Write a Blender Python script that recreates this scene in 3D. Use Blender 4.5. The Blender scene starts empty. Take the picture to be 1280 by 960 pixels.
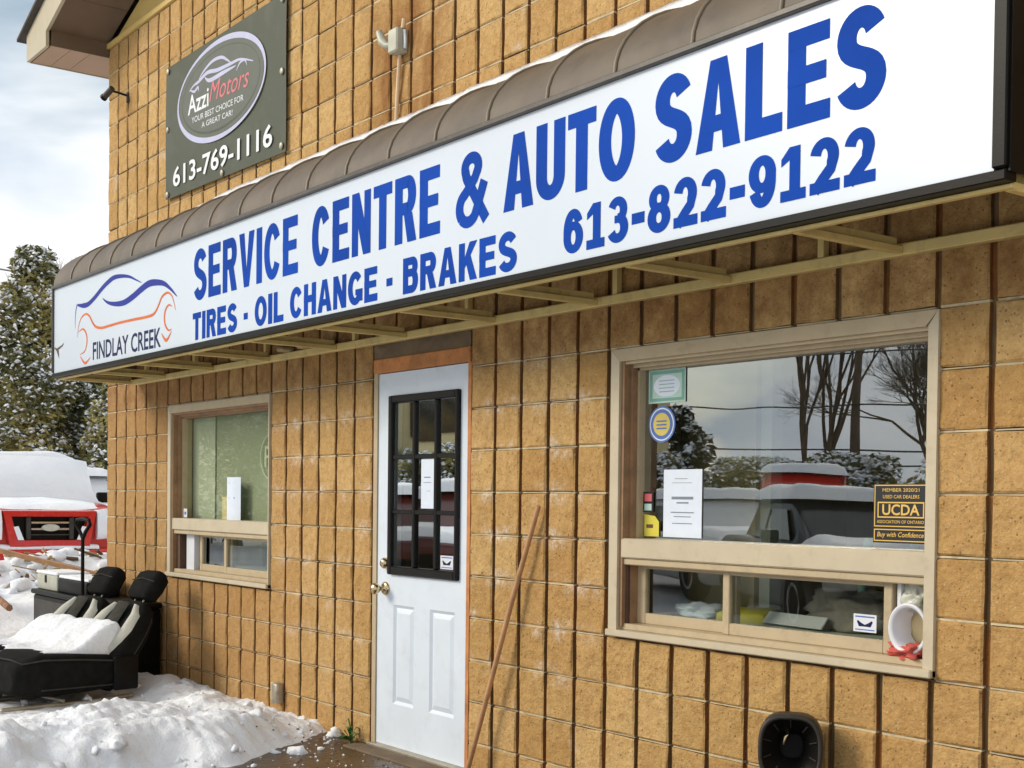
import bpy, bmesh, math, random
from mathutils import Vector, Matrix, noise
random.seed(7)
R = math.radians
C = bpy.context.scene.collection
sc = bpy.context.scene
# ------------------------------------------------------------------ camera
cam = bpy.data.cameras.new('camera'); cam.sensor_width = 36; cam.sensor_fit = 'HORIZONTAL'
cam.lens = 36 * 1646.93 / 1280; cam.shift_x = 0.0; cam.shift_y = (657.7 - 480) / 1280
cam.clip_start = .05; cam.clip_end = 2000
co = bpy.data.objects.new('camera', cam); C.objects.link(co)
_r, _u, _f = Vector((.6005, .7995, .0113)), Vector((-.0230, .0032, .9997)), Vector((-.7993, .6006, -.0203))
m3 = Matrix((_r, _u, -_f)).transposed().to_4x4(); m3.translation = Vector((10.2363, -3.6884, 1.344)); co.matrix_world = m3
sc.camera = co
# ------------------------------------------------------------------ world, sun, exposure
SUN_EL, SUN_AZ = 27, 236          # azimuth of the sun seen from above, degrees from +x counter-clockwise
wd = bpy.data.worlds.new('World'); sc.world = wd; wd.use_nodes = True
nt = wd.node_tree; N = nt.nodes; L = nt.links
bg = N['Background']; bg.inputs['Strength'].default_value = .10
sky = N.new('ShaderNodeTexSky'); sky.sky_type = 'NISHITA'; sky.sun_disc = False
sky.sun_elevation = R(SUN_EL); sky.sun_rotation = R(90 - SUN_AZ); sky.air_density = 1.0; sky.dust_density = .6; sky.ozone_density = 1.5
tc = N.new('ShaderNodeTexCoord'); mp = N.new('ShaderNodeMapping'); mp.inputs['Scale'].default_value = (1.0, 1.0, 2.6); mp.inputs['Location'].default_value = (.9, .35, .2)
ns = N.new('ShaderNodeTexNoise'); ns.inputs['Scale'].default_value = 2.3; ns.inputs['Detail'].default_value = 6; ns.inputs['Roughness'].default_value = .52; ns.inputs['Distortion'].default_value = .3
cr = N.new('ShaderNodeValToRGB'); cr.color_ramp.elements[0].position = .36; cr.color_ramp.elements[1].position = .52
ns2 = N.new('ShaderNodeTexNoise'); ns2.inputs['Scale'].default_value = 4.5; ns2.inputs['Detail'].default_value = 5
cr2 = N.new('ShaderNodeValToRGB'); cr2.color_ramp.elements[0].position = .35; cr2.color_ramp.elements[0].color = (6.8, 7.6, 8.5, 1); cr2.color_ramp.elements[1].position = .66; cr2.color_ramp.elements[1].color = (11.6, 11.4, 11.1, 1)
mx = N.new('ShaderNodeMixRGB')
sk2 = N.new('ShaderNodeMixRGB'); sk2.blend_type = 'MULTIPLY'; sk2.inputs[0].default_value = 1; sk2.inputs[2].default_value = (1.35, 1.3, 1.1, 1)
L.new(tc.outputs['Generated'], mp.inputs[0]); L.new(mp.outputs[0], ns.inputs[0]); L.new(mp.outputs[0], ns2.inputs[0])
L.new(ns.outputs[0], cr.inputs[0]); L.new(ns2.outputs[0], cr2.inputs[0]); L.new(cr.outputs[0], mx.inputs[0])
L.new(sky.outputs[0], sk2.inputs[1]); L.new(sk2.outputs[0], mx.inputs[1]); L.new(cr2.outputs[0], mx.inputs[2]); L.new(mx.outputs[0], bg.inputs[0])
sl = bpy.data.lights.new('sun', 'SUN'); sl.energy = 2.3; sl.angle = R(22); sl.color = (1, .90, .76)
so = bpy.data.objects.new('sun', sl); C.objects.link(so)
_d = Vector((math.cos(R(SUN_AZ)) * math.cos(R(SUN_EL)), math.sin(R(SUN_AZ)) * math.cos(R(SUN_EL)), math.sin(R(SUN_EL))))
so.rotation_euler = _d.to_track_quat('Z', 'Y').to_euler(); so.location = _d * 40
vs = sc.view_settings; vs.view_transform = 'Standard'; vs.look = 'None'; vs.exposure = 0.16; vs.gamma = 1
sc.cycles.max_bounces = 8; sc.cycles.transparent_max_bounces = 12
S = .2032

# ------------------------------------------------------------------ materials
class NT:
    def __init__(s, name):
        s.m = bpy.data.materials.new(name); s.m.use_nodes = True; s.t = s.m.node_tree; s.n = s.t.nodes; s.l = s.t.links
        s.b = s.n['Principled BSDF']; s.geo = None
    def pos(s):
        if not s.geo: s.geo = s.n.new('ShaderNodeNewGeometry')
        return s.geo.outputs['Position']
    def noise(s, scale, detail=4, rough=.55, vec=None, stretch=None):
        v = vec or s.pos()
        if stretch:
            q = s.n.new('ShaderNodeMapping'); q.inputs['Scale'].default_value = stretch; s.l.new(v, q.inputs[0]); v = q.outputs[0]
        n = s.n.new('ShaderNodeTexNoise'); n.inputs['Scale'].default_value = scale; n.inputs['Detail'].default_value = detail; n.inputs['Roughness'].default_value = rough
        s.l.new(v, n.inputs['Vector']); return n.outputs[0]
    def ramp(s, x, a, b, ca=(0, 0, 0, 1), cb=(1, 1, 1, 1)):
        r = s.n.new('ShaderNodeValToRGB'); e = r.color_ramp.elements; e[0].position = a; e[1].position = b; e[0].color = ca; e[1].color = cb
        s.l.new(x, r.inputs[0]); return r.outputs[0]
    def mix(s, f, a, b, mode='MIX'):
        r = s.n.new('ShaderNodeMixRGB'); r.blend_type = mode
        for i, x in enumerate((f, a, b)):
            if isinstance(x, (int, float)): r.inputs[i].default_value = x
            elif isinstance(x, tuple): r.inputs[i].default_value = x if len(x) == 4 else (*x, 1)
            else: s.l.new(x, r.inputs[i])
        return r.outputs[0]
    def math(s, op, a, b=0.0, c=None):
        r = s.n.new('ShaderNodeMath'); r.operation = op
        for i, x in enumerate((a, b) + ((c,) if c is not None else ())):
            if isinstance(x, (int, float)): r.inputs[i].default_value = x
            else: s.l.new(x, r.inputs[i])
        return r.outputs[0]
    def sep(s, v):
        r = s.n.new('ShaderNodeSeparateXYZ'); s.l.new(v, r.inputs[0]); return r.outputs
    def rng(s, x, a, b, soft):
        """1 inside [a,b] fading over soft"""
        def mr(lo, hi):
            r = s.n.new('ShaderNodeMapRange'); r.inputs['From Min'].default_value = lo; r.inputs['From Max'].default_value = hi; s.l.new(x, r.inputs[0]); return r.outputs[0]
        return s.math('MULTIPLY', mr(a - soft, a + soft), mr(b + soft, b - soft))
    def bump(s, h, strength, dist=.01):
        r = s.n.new('ShaderNodeBump'); r.inputs['Strength'].default_value = strength; r.inputs['Distance'].default_value = dist
        s.l.new(h, r.inputs['Height']); s.l.new(r.outputs[0], s.b.inputs['Normal'])
    def base(s, x):
        if isinstance(x, tuple): s.b.inputs['Base Color'].default_value = (*x[:3], 1)
        else: s.l.new(x, s.b.inputs['Base Color'])
    def set(s, rough=.6, metal=0, spec=None, alpha=None, sss=None):
        s.b.inputs['Roughness'].default_value = rough; s.b.inputs['Metallic'].default_value = metal
        if spec is not None: s.b.inputs['Specular IOR Level'].default_value = spec
        return s.m

def painted(name, col, rough=.5, metal=0, var=.12, dirt=.0, bump=.15, scale=9, spec=None, dirtcol=(.12, .09, .06)):
    t = NT(name)
    c = t.mix(t.ramp(t.noise(scale, 5), .3, .7), tuple(x * (1 - var) for x in col), tuple(min(1, x * (1 + var)) for x in col))
    if dirt: c = t.mix(t.math('MULTIPLY', t.ramp(t.noise(scale * 2.2, 8, .7), .52, .72), dirt), c, dirtcol)
    t.base(c); t.bump(t.noise(scale * 14, 4), bump, .003)
    return t.set(rough, metal, spec)

def block_mat(name, deep=False):
    t = NT(name); p = t.pos(); X, Y, Z = t.sep(p)[:3]
    oi = t.n.new('ShaderNodeObjectInfo'); at = t.n.new('ShaderNodeAttribute'); at.attribute_name = 'tone'
    tone = t.math('FRACT', t.math('ADD', oi.outputs['Random'], at.outputs['Fac']))
    c = t.mix(tone, (.50, .305, .110, 1), (.66, .445, .190, 1))
    c = t.mix(t.ramp(t.noise(1.1, 3), .35, .65), c, t.mix(.4, c, (.50, .27, .095, 1)))
    c = t.mix(t.math('MULTIPLY', t.ramp(t.noise(22, 6, .65), .42, .72), .5), c, (.30, .145, .04, 1))
    # aggregate specks and pits
    v = t.n.new('ShaderNodeTexVoronoi'); v.inputs['Scale'].default_value = 95; v.inputs['Randomness'].default_value = 1; t.l.new(p, v.inputs['Vector'])
    d = v.outputs['Distance']; vc = t.sep(v.outputs['Color'])
    wob = t.math('ADD', d, t.math('MULTIPLY', t.math('SUBTRACT', t.noise(160, 2), .5), .55))
    pit = t.math('MULTIPLY', t.math('LESS_THAN', wob, t.math('MULTIPLY', vc[2], .40)), t.math('GREATER_THAN', vc[0], .70))
    spk = t.math('MULTIPLY', t.math('LESS_THAN', wob, t.math('MULTIPLY', vc[2], .34)), t.math('GREATER_THAN', vc[1], .80))
    c = t.mix(t.math('MULTIPLY', t.ramp(t.noise(75, 5, .7), .50, .68), .42), c, (.25, .12, .035, 1))
    c = t.mix(t.math('MULTIPLY', pit, .6), c, (.10, .045, .018, 1)); c = t.mix(t.math('MULTIPLY', spk, .32), c, (.74, .60, .38, 1))
    # white salts bleeding along the bed joints beside door and window
    zf = t.math('FRACT', t.math('DIVIDE', t.math('SUBTRACT', Z, .36), S))
    near = t.math('MAXIMUM', t.rng(zf, -.1, .14, .16), t.rng(zf, .84, 1.1, .16))
    zone = t.math('MULTIPLY', t.rng(X, 2.9, 5.95, .25), t.rng(Z, .45, 1.95, .2))
    m = t.math('MULTIPLY', t.math('MULTIPLY', near, zone), t.ramp(t.noise(2.9, 3), .44, .53))
    m = t.math('MULTIPLY', t.math('MULTIPLY', m, t.ramp(t.noise(26, 7, .75), .44, .60)), t.ramp(t.noise(7, 3), .44, .58))
    m2 = t.math('MULTIPLY', t.ramp(t.noise(2.3, 6, .62), .64, .74), .5)
    c = t.mix(t.math('MULTIPLY', t.math('MAXIMUM', m, m2), .95), c, (.80, .75, .68, 1))
    # rusty run-off under the junction box and patchy dark brown from just under the canopy rail up
    st = t.math('MULTIPLY', t.rng(X, 4.02, 4.75, .12), t.math('GREATER_THAN', Z, 2.9))
    c = t.mix(t.math('MULTIPLY', t.math('MULTIPLY', st, t.ramp(t.noise(3.2, 5, .6, stretch=(1.6, 1, .8)), .36, .60)), .75), c, (.24, .095, .025, 1))
    rail_brown = t.math('MULTIPLY', t.rng(Z, 1.97, 2.9, .07), t.ramp(t.noise(5, 6, .7, stretch=(1.2, 1, 1)), .36, .62))
    c = t.mix(t.math('MULTIPLY', rail_brown, .66), c, (.16, .065, .022, 1))
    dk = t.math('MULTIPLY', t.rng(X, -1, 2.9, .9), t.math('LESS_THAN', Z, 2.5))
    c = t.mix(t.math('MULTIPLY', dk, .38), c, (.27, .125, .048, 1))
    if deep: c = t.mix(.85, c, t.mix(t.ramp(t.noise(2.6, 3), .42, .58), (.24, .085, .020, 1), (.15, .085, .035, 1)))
    t.base(c)
    t.bump(t.math('ADD', t.math('ADD', t.noise(60, 6, .72), t.math('MULTIPLY', pit, -1.4)), t.math('MULTIPLY', t.noise(17, 4, .6), 1.8)), .9, .010)
    return t.set(.92, 0, .25)

M = {}
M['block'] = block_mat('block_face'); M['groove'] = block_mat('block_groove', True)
M['mortar'] = painted('bed_mortar', (.54, .46, .30), .95, var=.25, dirt=.9, dirtcol=(.30, .19, .08), bump=.6, scale=7, spec=.2)
M['joint'] = painted('head_mortar', (.20, .13, .065), .95, var=.3, dirt=.4, bump=.6, scale=6, spec=.2)
M['alu'] = painted('tan_aluminium', (.47, .375, .235), .45, var=.06, dirt=.35, dirtcol=(.22, .15, .08), bump=.08, scale=6)
M['alu_light'] = painted('pale_aluminium', (.53, .455, .32), .42, var=.06, dirt=.3, dirtcol=(.3, .2, .12), bump=.08, scale=6)
M['brown_wood'] = painted('brown_wood', (.30, .17, .085), .65, var=.25, dirt=.4, bump=.5, scale=10)
M['dark_wood'] = painted('dark_wood', (.09, .045, .025), .7, var=.3, dirt=.4, bump=.5, scale=10)
M['white_paint'] = painted('white_door_paint', (.66, .73, .81), .38, var=.03, dirt=.2, dirtcol=(.4, .38, .32), bump=.05, scale=4)
M['orange_wood'] = painted('orange_jamb_wood', (.50, .20, .06), .7, var=.3, dirt=.45, dirtcol=(.16, .05, .02), bump=.7, scale=8)
M['black_trim'] = painted('black_trim', (.007, .006, .005), .4, var=.3, dirt=.12, dirtcol=(.05, .04, .03), bump=.1, spec=.2)
M['black_metal'] = painted('black_metal', (.006, .0055, .005), .4, var=.3, bump=.1, spec=.15)
M['canopy'] = painted('brown_canopy_skin', (.115, .088, .060), .55, var=.25, dirt=.5, dirtcol=(.05, .04, .03), bump=.15, scale=3.5, spec=.45)
M['canopy_rib'] = painted('canopy_rib_skin', (.19, .15, .105), .45, var=.2, bump=.1)
M['canopy_edge'] = painted('dark_drip_edge', (.055, .045, .034), .4, var=.3, dirt=.4, dirtcol=(.2, .16, .11), bump=.1)
M['rail'] = painted('tan_rail', (.66, .51, .20), .5, var=.12, dirt=.45, dirtcol=(.2, .12, .05), bump=.15, scale=5)
M['sign_white'] = painted('sign_face', (.58, .64, .715), .25, var=.02, dirt=.10, dirtcol=(.55, .56, .55), bump=.02, scale=1.2)
M['blue'] = painted('blue_vinyl', (.006, .055, .34), .6, var=.15, bump=.02, scale=2, spec=.05)
M['navy'] = painted('navy_vinyl', (.008, .014, .07), .5, var=.1, bump=.02, spec=.15)
M['logo_blue'] = painted('logo_blue_vinyl', (.018, .03, .27), .5, var=.1, bump=.02, spec=.15)
M['logo_orange'] = painted('logo_orange_vinyl', (.62, .15, .04), .5, var=.1, bump=.02, spec=.15)
M['outline'] = painted('vinyl_outline', (.012, .02, .16), .3, var=.05, bump=.02)
M['banner'] = painted('banner_vinyl', (.058, .068, .042), .55, spec=.3, var=.1, dirt=.15, dirtcol=(.22, .22, .19), bump=.08, scale=2.2)
M['banner_pale'] = painted('banner_pale_print', (.105, .118, .095), .55, spec=.3, var=.06, bump=.03)
M['banner_lilac'] = painted('banner_lilac_print', (.46, .47, .64), .4, var=.06, bump=.03)
M['banner_white'] = painted('banner_white_print', (.74, .76, .78), .4, var=.04, bump=.03)
M['banner_red'] = painted('banner_red_print', (.62, .13, .15), .4, var=.04, bump=.03)
M['grey_metal'] = painted('grey_metal', (.30, .29, .26), .4, .5, var=.15, bump=.1)
M['box_grey'] = painted('box_grey', (.42, .42, .34), .5, .2, var=.15, dirt=.3, bump=.1)
M['brass'] = painted('brass', (.60, .47, .28), .22, 1, var=.1, bump=.05)
M['paper'] = painted('paper', (.66, .73, .84), .8, var=.03, bump=.05, scale=20)
M['yellow'] = painted('yellow_card', (.62, .55, .06), .6, var=.05)
M['print_grey'] = painted('grey_print', (.20, .23, .28), .7)
M['teal'] = painted('teal_print', (.16, .36, .30), .6)
M['pale_teal'] = painted('pale_teal_print', (.42, .60, .54), .6)
M['seal_blue'] = painted('seal_blue', (.07, .15, .42), .6)
M['seal_gold'] = painted('seal_gold', (.62, .50, .12), .6)
M['ucda_black'] = painted('placard_black', (.012, .011, .016), .35, var=.1)
M['ucda_gold'] = painted('placard_gold', (.72, .47, .10), .5, var=.05)
M['white_plastic'] = painted('white_plastic', (.68, .70, .74), .35, var=.04)
M['red_cloth'] = painted('red_cloth', (.52, .09, .07), .9, var=.25, bump=.5, scale=14)
M['plastic_wrap'] = painted('clear_wrap', (.55, .56, .48), .2, var=.2, bump=.6, scale=10)
M['interior'] = painted('interior_wall_paint', (.74, .62, .34), .8, var=.05)
M['interior_green'] = painted('interior_blind', (.74, .76, .56), .8, var=.05)
M['blind'] = painted('sage_blind', (.35, .375, .29), .85, var=.05)
M['blind_edge'] = painted('pale_blind_edge', (.47, .50, .42), .85, var=.05)
M['interior_pale'] = painted('interior_pale_paint', (.62, .66, .55), .8, var=.05)
M['carpet'] = painted('interior_floor', (.22, .17, .12), .9, var=.2)
M['cloth_grey'] = painted('grey_cloth', (.28, .25, .22), .95, var=.3, bump=.6, scale=14)
M['pole_wood'] = painted('stick_wood', (.50, .27, .13), .6, var=.2, dirt=.3, bump=.3, scale=12)
M['plastic_black'] = painted('black_plastic', (.006, .0055, .005), .5, var=.3, dirt=.08, dirtcol=(.05, .04, .03), bump=.15, spec=.15)
M['plastic_grey'] = painted('weathered_plastic', (.035, .032, .028), .5, var=.3, dirt=.3, dirtcol=(.14, .075, .04), bump=.2, spec=.3)
M['seat_black'] = painted('seat_fabric_black', (.011, .011, .010), .9, spec=.1, var=.3, bump=.5, scale=18)
M['seat_dark'] = painted('seat_fabric_dark', (.05, .048, .04), .9, spec=.1, var=.2, bump=.5, scale=18)
M['seat_pale'] = painted('seat_fabric_pale', (.48, .47, .40), .8, var=.1, bump=.4, scale=18)
M['steel'] = painted('bare_steel', (.42, .38, .30), .45, .6, var=.2, dirt=.5, bump=.2)
M['plank'] = painted('weathered_plank', (.27, .13, .06), .85, var=.3, dirt=.4, bump=.6)
M['debris'] = painted('brown_debris', (.13, .07, .035), .95, var=.5, bump=.6, scale=12)
M['debris2'] = painted('tan_debris', (.36, .27, .14), .95, var=.4, bump=.6, scale=12)
M['crate'] = painted('grey_case', (.40, .40, .33), .6, var=.12, dirt=.3, bump=.2)
M['car_red'] = painted('red_car_paint', (.52, .022, .018), .22, var=.1, dirt=.12, dirtcol=(.4, .3, .28), bump=.02)
M['car_maroon'] = painted('maroon_car_paint', (.09, .016, .012), .25, var=.1, bump=.02)
M['car_white'] = painted('white_car_paint', (.62, .63, .64), .25, var=.05, bump=.02)
M['car_black'] = painted('black_car_paint', (.02, .022, .026), .2, var=.1, bump=.02)
M['car_green'] = painted('green_car_paint', (.03, .16, .11), .2, var=.1, bump=.02)
M['car_glass'] = painted('car_glass', (.02, .025, .025), .06, var=.1, bump=.0, spec=.8)
M['chrome'] = painted('chrome', (.62, .61, .58), .18, .9, var=.1, bump=.02)
M['rubber'] = painted('rubber', (.02, .02, .02), .85)
M['lamp_glass'] = painted('headlamp', (.62, .62, .58), .12, var=.1)
M['roofing'] = painted('shingles', (.07, .06, .05), .9, var=.4, bump=.8)
M['soffit'] = painted('brown_soffit_board', (.135, .088, .052), .75, var=.14, dirt=.15, bump=.2, scale=3)
M['soffit_pale'] = painted('tan_soffit_board', (.42, .275, .17), .6, var=.06, bump=.1, scale=3)
M['fascia'] = painted('tan_fascia', (.44, .38, .26), .5, var=.05, bump=.08)
M['gable'] = painted('ochre_gable_board', (.66, .46, .15), .6, var=.06, dirt=.1, bump=.1)
M['conduit'] = painted('conduit', (.60, .42, .25), .5, var=.1)
M['bark'] = painted('bark', (.10, .072, .05), .95, var=.4, bump=.9, scale=8)
M['concrete'] = painted('concrete', (.15, .105, .06), .9, var=.25, dirt=.5, bump=.6, scale=6)
M['weed'] = painted('weed_leaf', (.05, .14, .03), .6, var=.3)
M['brick_far'] = painted('far_brick_wall', (.22, .09, .06), .9, var=.2)
M['wire'] = painted('wire', (.02, .02, .02), .6)

def snow_mat(name, dirt=.0, blue=1.0):
    t = NT(name)
    c = t.mix(t.ramp(t.noise(1.7, 5), .3, .7), (.80, .83, .88, 1), (.88, .89, .90, 1))
    if dirt:
        c = t.mix(t.math('MULTIPLY', t.ramp(t.noise(3.1, 8, .68), .56, .74), dirt), c, (.52, .44, .32, 1))
        c = t.mix(t.math('MULTIPLY', t.ramp(t.noise(36, 5, .6), .70, .76), min(1, dirt * 1.4)), c, (.16, .11, .06, 1))
    t.base(c); t.bump(t.math('ADD', t.noise(38, 6, .65), t.math('MULTIPLY', t.noise(9, 4), 1.6)), .55, .018)
    t.b.inputs['Subsurface Weight'].default_value = .25; t.b.inputs['Subsurface Radius'].default_value = (.03, .035, .045); t.b.inputs['Subsurface Scale'].default_value = .5
    return t.set(.7, 0, .3)
M['snow'] = snow_mat('snow', .12); M['snow_dirty'] = snow_mat('trodden_snow', .55); M['snow_clean'] = snow_mat('fresh_snow')

def ground_mat():
    t = NT('wet_asphalt_and_snow'); X, Y, Z = t.sep(t.pos())[:3]
    wet = t.mix(t.ramp(t.noise(2.4, 6), .35, .65), (.030, .018, .010, 1), (.085, .048, .024, 1))
    wet = t.mix(t.ramp(t.noise(60, 5), .55, .75), wet, (.13, .085, .05, 1))
    sn = t.mix(t.ramp(t.noise(.5, 6), .35, .65), (.74, .77, .82, 1), (.84, .85, .87, 1))
    sn = t.mix(t.math('MULTIPLY', t.ramp(t.noise(1.1, 8, .7, stretch=(1, .25, 1)), .52, .68), .45), sn, (.42, .34, .26, 1))
    msk = t.math('MULTIPLY', t.rng(X, 3.3, 13.5, .5), t.rng(Y, -2.4, .8, .5))
    msk = t.math('GREATER_THAN', t.math('ADD', msk, t.math('MULTIPLY', t.math('SUBTRACT', t.noise(1.3, 6), .5), 1.2)), .62)
    t.base(t.mix(msk, sn, wet))
    r = t.math('SUBTRACT', .75, t.math('MULTIPLY', msk, .45)); t.l.new(r, t.b.inputs['Roughness'])
    t.bump(t.math('ADD', t.noise(30, 6), t.math('MULTIPLY', t.noise(3, 4), 3)), .6, .02)
    return t.m
M['ground'] = ground_mat()

def foliage_mat():
    t = NT('cedar_leaves'); Z = t.sep(t.pos())[2]
    c = t.mix(t.ramp(t.noise(2.1, 4), .35, .65), (.055, .072, .024, 1), (.25, .225, .085, 1))
    c = t.mix(t.ramp(t.noise(.9, 3), .48, .64), c, (.42, .36, .13, 1))
    t.base(c); t.b.inputs['Subsurface Weight'].default_value = 0
    return t.set(.75, 0, .3)
M['leaf'] = foliage_mat()
def conifer_mat():
    t = NT('dark_conifer'); t.base(t.mix(t.noise(3, 4), (.02, .035, .015, 1), (.07, .06, .03, 1))); return t.set(.8)
M['conifer'] = conifer_mat()

def glass_mat(name, lo, hi, tint=(.80, .84, .78)):
    t = NT(name); t.n.remove(t.b); out = t.n['Material Output']
    tr = t.n.new('ShaderNodeBsdfTransparent'); tr.inputs[0].default_value = (*tint, 1)
    gl = t.n.new('ShaderNodeBsdfGlossy'); gl.inputs['Roughness'].default_value = .004; gl.inputs[0].default_value = (.93, .97, .98, 1)
    fr = t.n.new('ShaderNodeFresnel'); fr.inputs[0].default_value = 1.5
    bp = t.n.new('ShaderNodeBump'); bp.inputs['Strength'].default_value = .06; bp.inputs['Distance'].default_value = .02
    t.l.new(t.noise(1.6, 1), bp.inputs['Height']); t.l.new(bp.outputs[0], gl.inputs['Normal'])
    mr = t.n.new('ShaderNodeMapRange'); mr.inputs['From Min'].default_value = .04; mr.inputs['From Max'].default_value = .35; mr.inputs['To Min'].default_value = lo; mr.inputs['To Max'].default_value = hi
    t.l.new(fr.outputs[0], mr.inputs[0])
    mx = t.n.new('ShaderNodeMixShader'); t.l.new(mr.outputs[0], mx.inputs[0]); t.l.new(tr.outputs[0], mx.inputs[1]); t.l.new(gl.outputs[0], mx.inputs[2]); t.l.new(mx.outputs[0], out.inputs[0])
    return t.m
M['glass_dim'] = glass_mat('office_glass', .06, .22, (.86, .90, .80))
M['glass'] = glass_mat('window_glass', .32, .72); M['glass_clear'] = glass_mat('clear_glass', .12, .5)

# ------------------------------------------------------------------ mesh building
class MB:
    def __init__(s): s.v = []; s.f = []; s.mi = []; s.sm = []
    def add(s, vs, fs, mi=0, smooth=False):
        o = len(s.v); s.v += [tuple(v) for v in vs]
        for f in fs: s.f.append(tuple(i + o for i in f)); s.mi.append(mi); s.sm.append(smooth)
        return s
    def box(s, x0, x1, y0, y1, z0, z1, mi=0, mat=None):
        v = [Vector((x, y, z)) for x in (x0, x1) for y in (y0, y1) for z in (z0, z1)]
        if mat: v = [mat @ q for q in v]
        return s.add(v, [(0, 1, 3, 2), (4, 6, 7, 5), (0, 4, 5, 1), (2, 3, 7, 6), (0, 2, 6, 4), (1, 5, 7, 3)], mi)
    def bbox(s, x0, x1, y0, y1, z0, z1, b=.004, mi=0, mat=None):
        """box with all edges chamfered"""
        bm = bmesh.new(); bmesh.ops.create_cube(bm, size=1)
        for v in bm.verts: v.co = Vector(((x0 + x1) / 2 + v.co.x * (x1 - x0), (y0 + y1) / 2 + v.co.y * (y1 - y0), (z0 + z1) / 2 + v.co.z * (z1 - z0)))
        b = min(b, .45 * min(abs(x1 - x0), abs(y1 - y0), abs(z1 - z0)))
        bmesh.ops.bevel(bm, geom=bm.edges[:], offset=b, segments=2 if b > .01 else 1, affect='EDGES', profile=.5)
        bm.verts.ensure_lookup_table()
        vs = [mat @ v.co if mat else v.co.copy() for v in bm.verts]
        s.add(vs, [tuple(v.index for v in f.verts) for f in bm.faces], mi, b > .01); bm.free(); return s
    def tube(s, pts, r, n=8, mi=0, cap=True):
        pts = [Vector(p) for p in pts]; rs = r if isinstance(r, (list, tuple)) else [r] * len(pts)
        vs = []; fs = []; ref = None
        for i, p in enumerate(pts):
            d = (pts[min(i + 1, len(pts) - 1)] - pts[max(i - 1, 0)]).normalized()
            if ref is None: ref = d.orthogonal().normalized()
            ref = (ref - d * ref.dot(d)).normalized(); b = d.cross(ref)
            for k in range(n):
                a = 2 * math.pi * k / n; vs.append(p + (ref * math.cos(a) + b * math.sin(a)) * rs[i])
        for i in range(len(pts) - 1):
            for k in range(n): fs.append((i * n + k, i * n + (k + 1) % n, (i + 1) * n + (k + 1) % n, (i + 1) * n + k))
        s.add(vs, fs, mi, n > 5)
        if cap: s.add(vs[:n], [tuple(range(n))[::-1]], mi); s.add(vs[-n:], [tuple(range(n))], mi)
        return s
    def prism(s, poly, y0, y1, mi=0):
        """polygon in x,z extruded along y"""
        n = len(poly); v = [(x, y0, z) for x, z in poly] + [(x, y1, z) for x, z in poly]
        fs = [tuple(range(n)), tuple(range(2 * n - 1, n - 1, -1))] + [(i, (i + 1) % n, n + (i + 1) % n, n + i) for i in range(n)]
        return s.add(v, fs, mi)
    def loft(s, rings, mi=0, closed=True, smooth=True, caps=True):
        n = len(rings[0]); vs = [p for r in rings for p in r]; fs = []
        for i in range(len(rings) - 1):
            for k in range(n if closed else n - 1): fs.append((i * n + k, i * n + (k + 1) % n, (i + 1) * n + (k + 1) % n, (i + 1) * n + k))
        s.add(vs, fs, mi, smooth)
        if caps and closed: s.add(rings[0], [tuple(range(n))[::-1]], mi); s.add(rings[-1], [tuple(range(n))], mi)
        return s
    def mesh(s, name, mats):
        me = bpy.data.meshes.new(name); me.from_pydata(s.v, [], s.f)
        for m in (mats if isinstance(mats, (list, tuple)) else [mats]): me.materials.append(m)
        for p, mi, sm in zip(me.polygons, s.mi, s.sm): p.material_index = mi; p.use_smooth = sm
        bm = bmesh.new(); bm.from_mesh(me); bmesh.ops.recalc_face_normals(bm, faces=bm.faces); bm.to_mesh(me); bm.free()
        return me
    def build(s, name, mats, parent=None, kind=None, label=None):
        return link(name, s.mesh(name, mats), parent, kind, label)

def link(name, me, parent=None, kind=None, label=None):
    o = bpy.data.objects.new(name, me); C.objects.link(o)
    if parent: o.parent = parent
    if kind: o['kind'] = kind
    if label: o['label'] = label
    return o
def thing(name, label, cat, loc=(0, 0, 0), rz=0, group=None):
    o = bpy.data.objects.new(name, None); C.objects.link(o); o.location = loc; o.rotation_euler = (0, 0, rz); o.empty_display_size = .1
    o['label'] = label; o['category'] = cat
    if group: o['group'] = group
    return o
def tag(o, label, cat, group=None):
    o['label'] = label; o['category'] = cat
    if group: o['group'] = group
    return o
def fbm(x, y, z=0, sc_=1, oct_=4): return noise.fractal(Vector((x * sc_, y * sc_, z * sc_)), 1.0, 2.0, oct_)
def heightfield(x0, x1, y0, y1, nx, ny, fn, skirt=True):
    m = MB(); vs = []
    for j in range(ny + 1):
        for i in range(nx + 1):
            x = x0 + (x1 - x0) * i / nx; y = y0 + (y1 - y0) * j / ny; vs.append((x, y, fn(x, y)))
    fs = [(j * (nx + 1) + i, j * (nx + 1) + i + 1, (j + 1) * (nx + 1) + i + 1, (j + 1) * (nx + 1) + i) for j in range(ny) for i in range(nx)]
    m.add(vs, fs, 0, True); return m

# ------------------------------------------------------------------ setting: ground
MB().add([(-400, -400, 0), (400, -400, 0), (400, 400, 0), (-400, 400, 0)], [(0, 1, 2, 3)]).build('ground', M['ground'], kind='structure')

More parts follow.
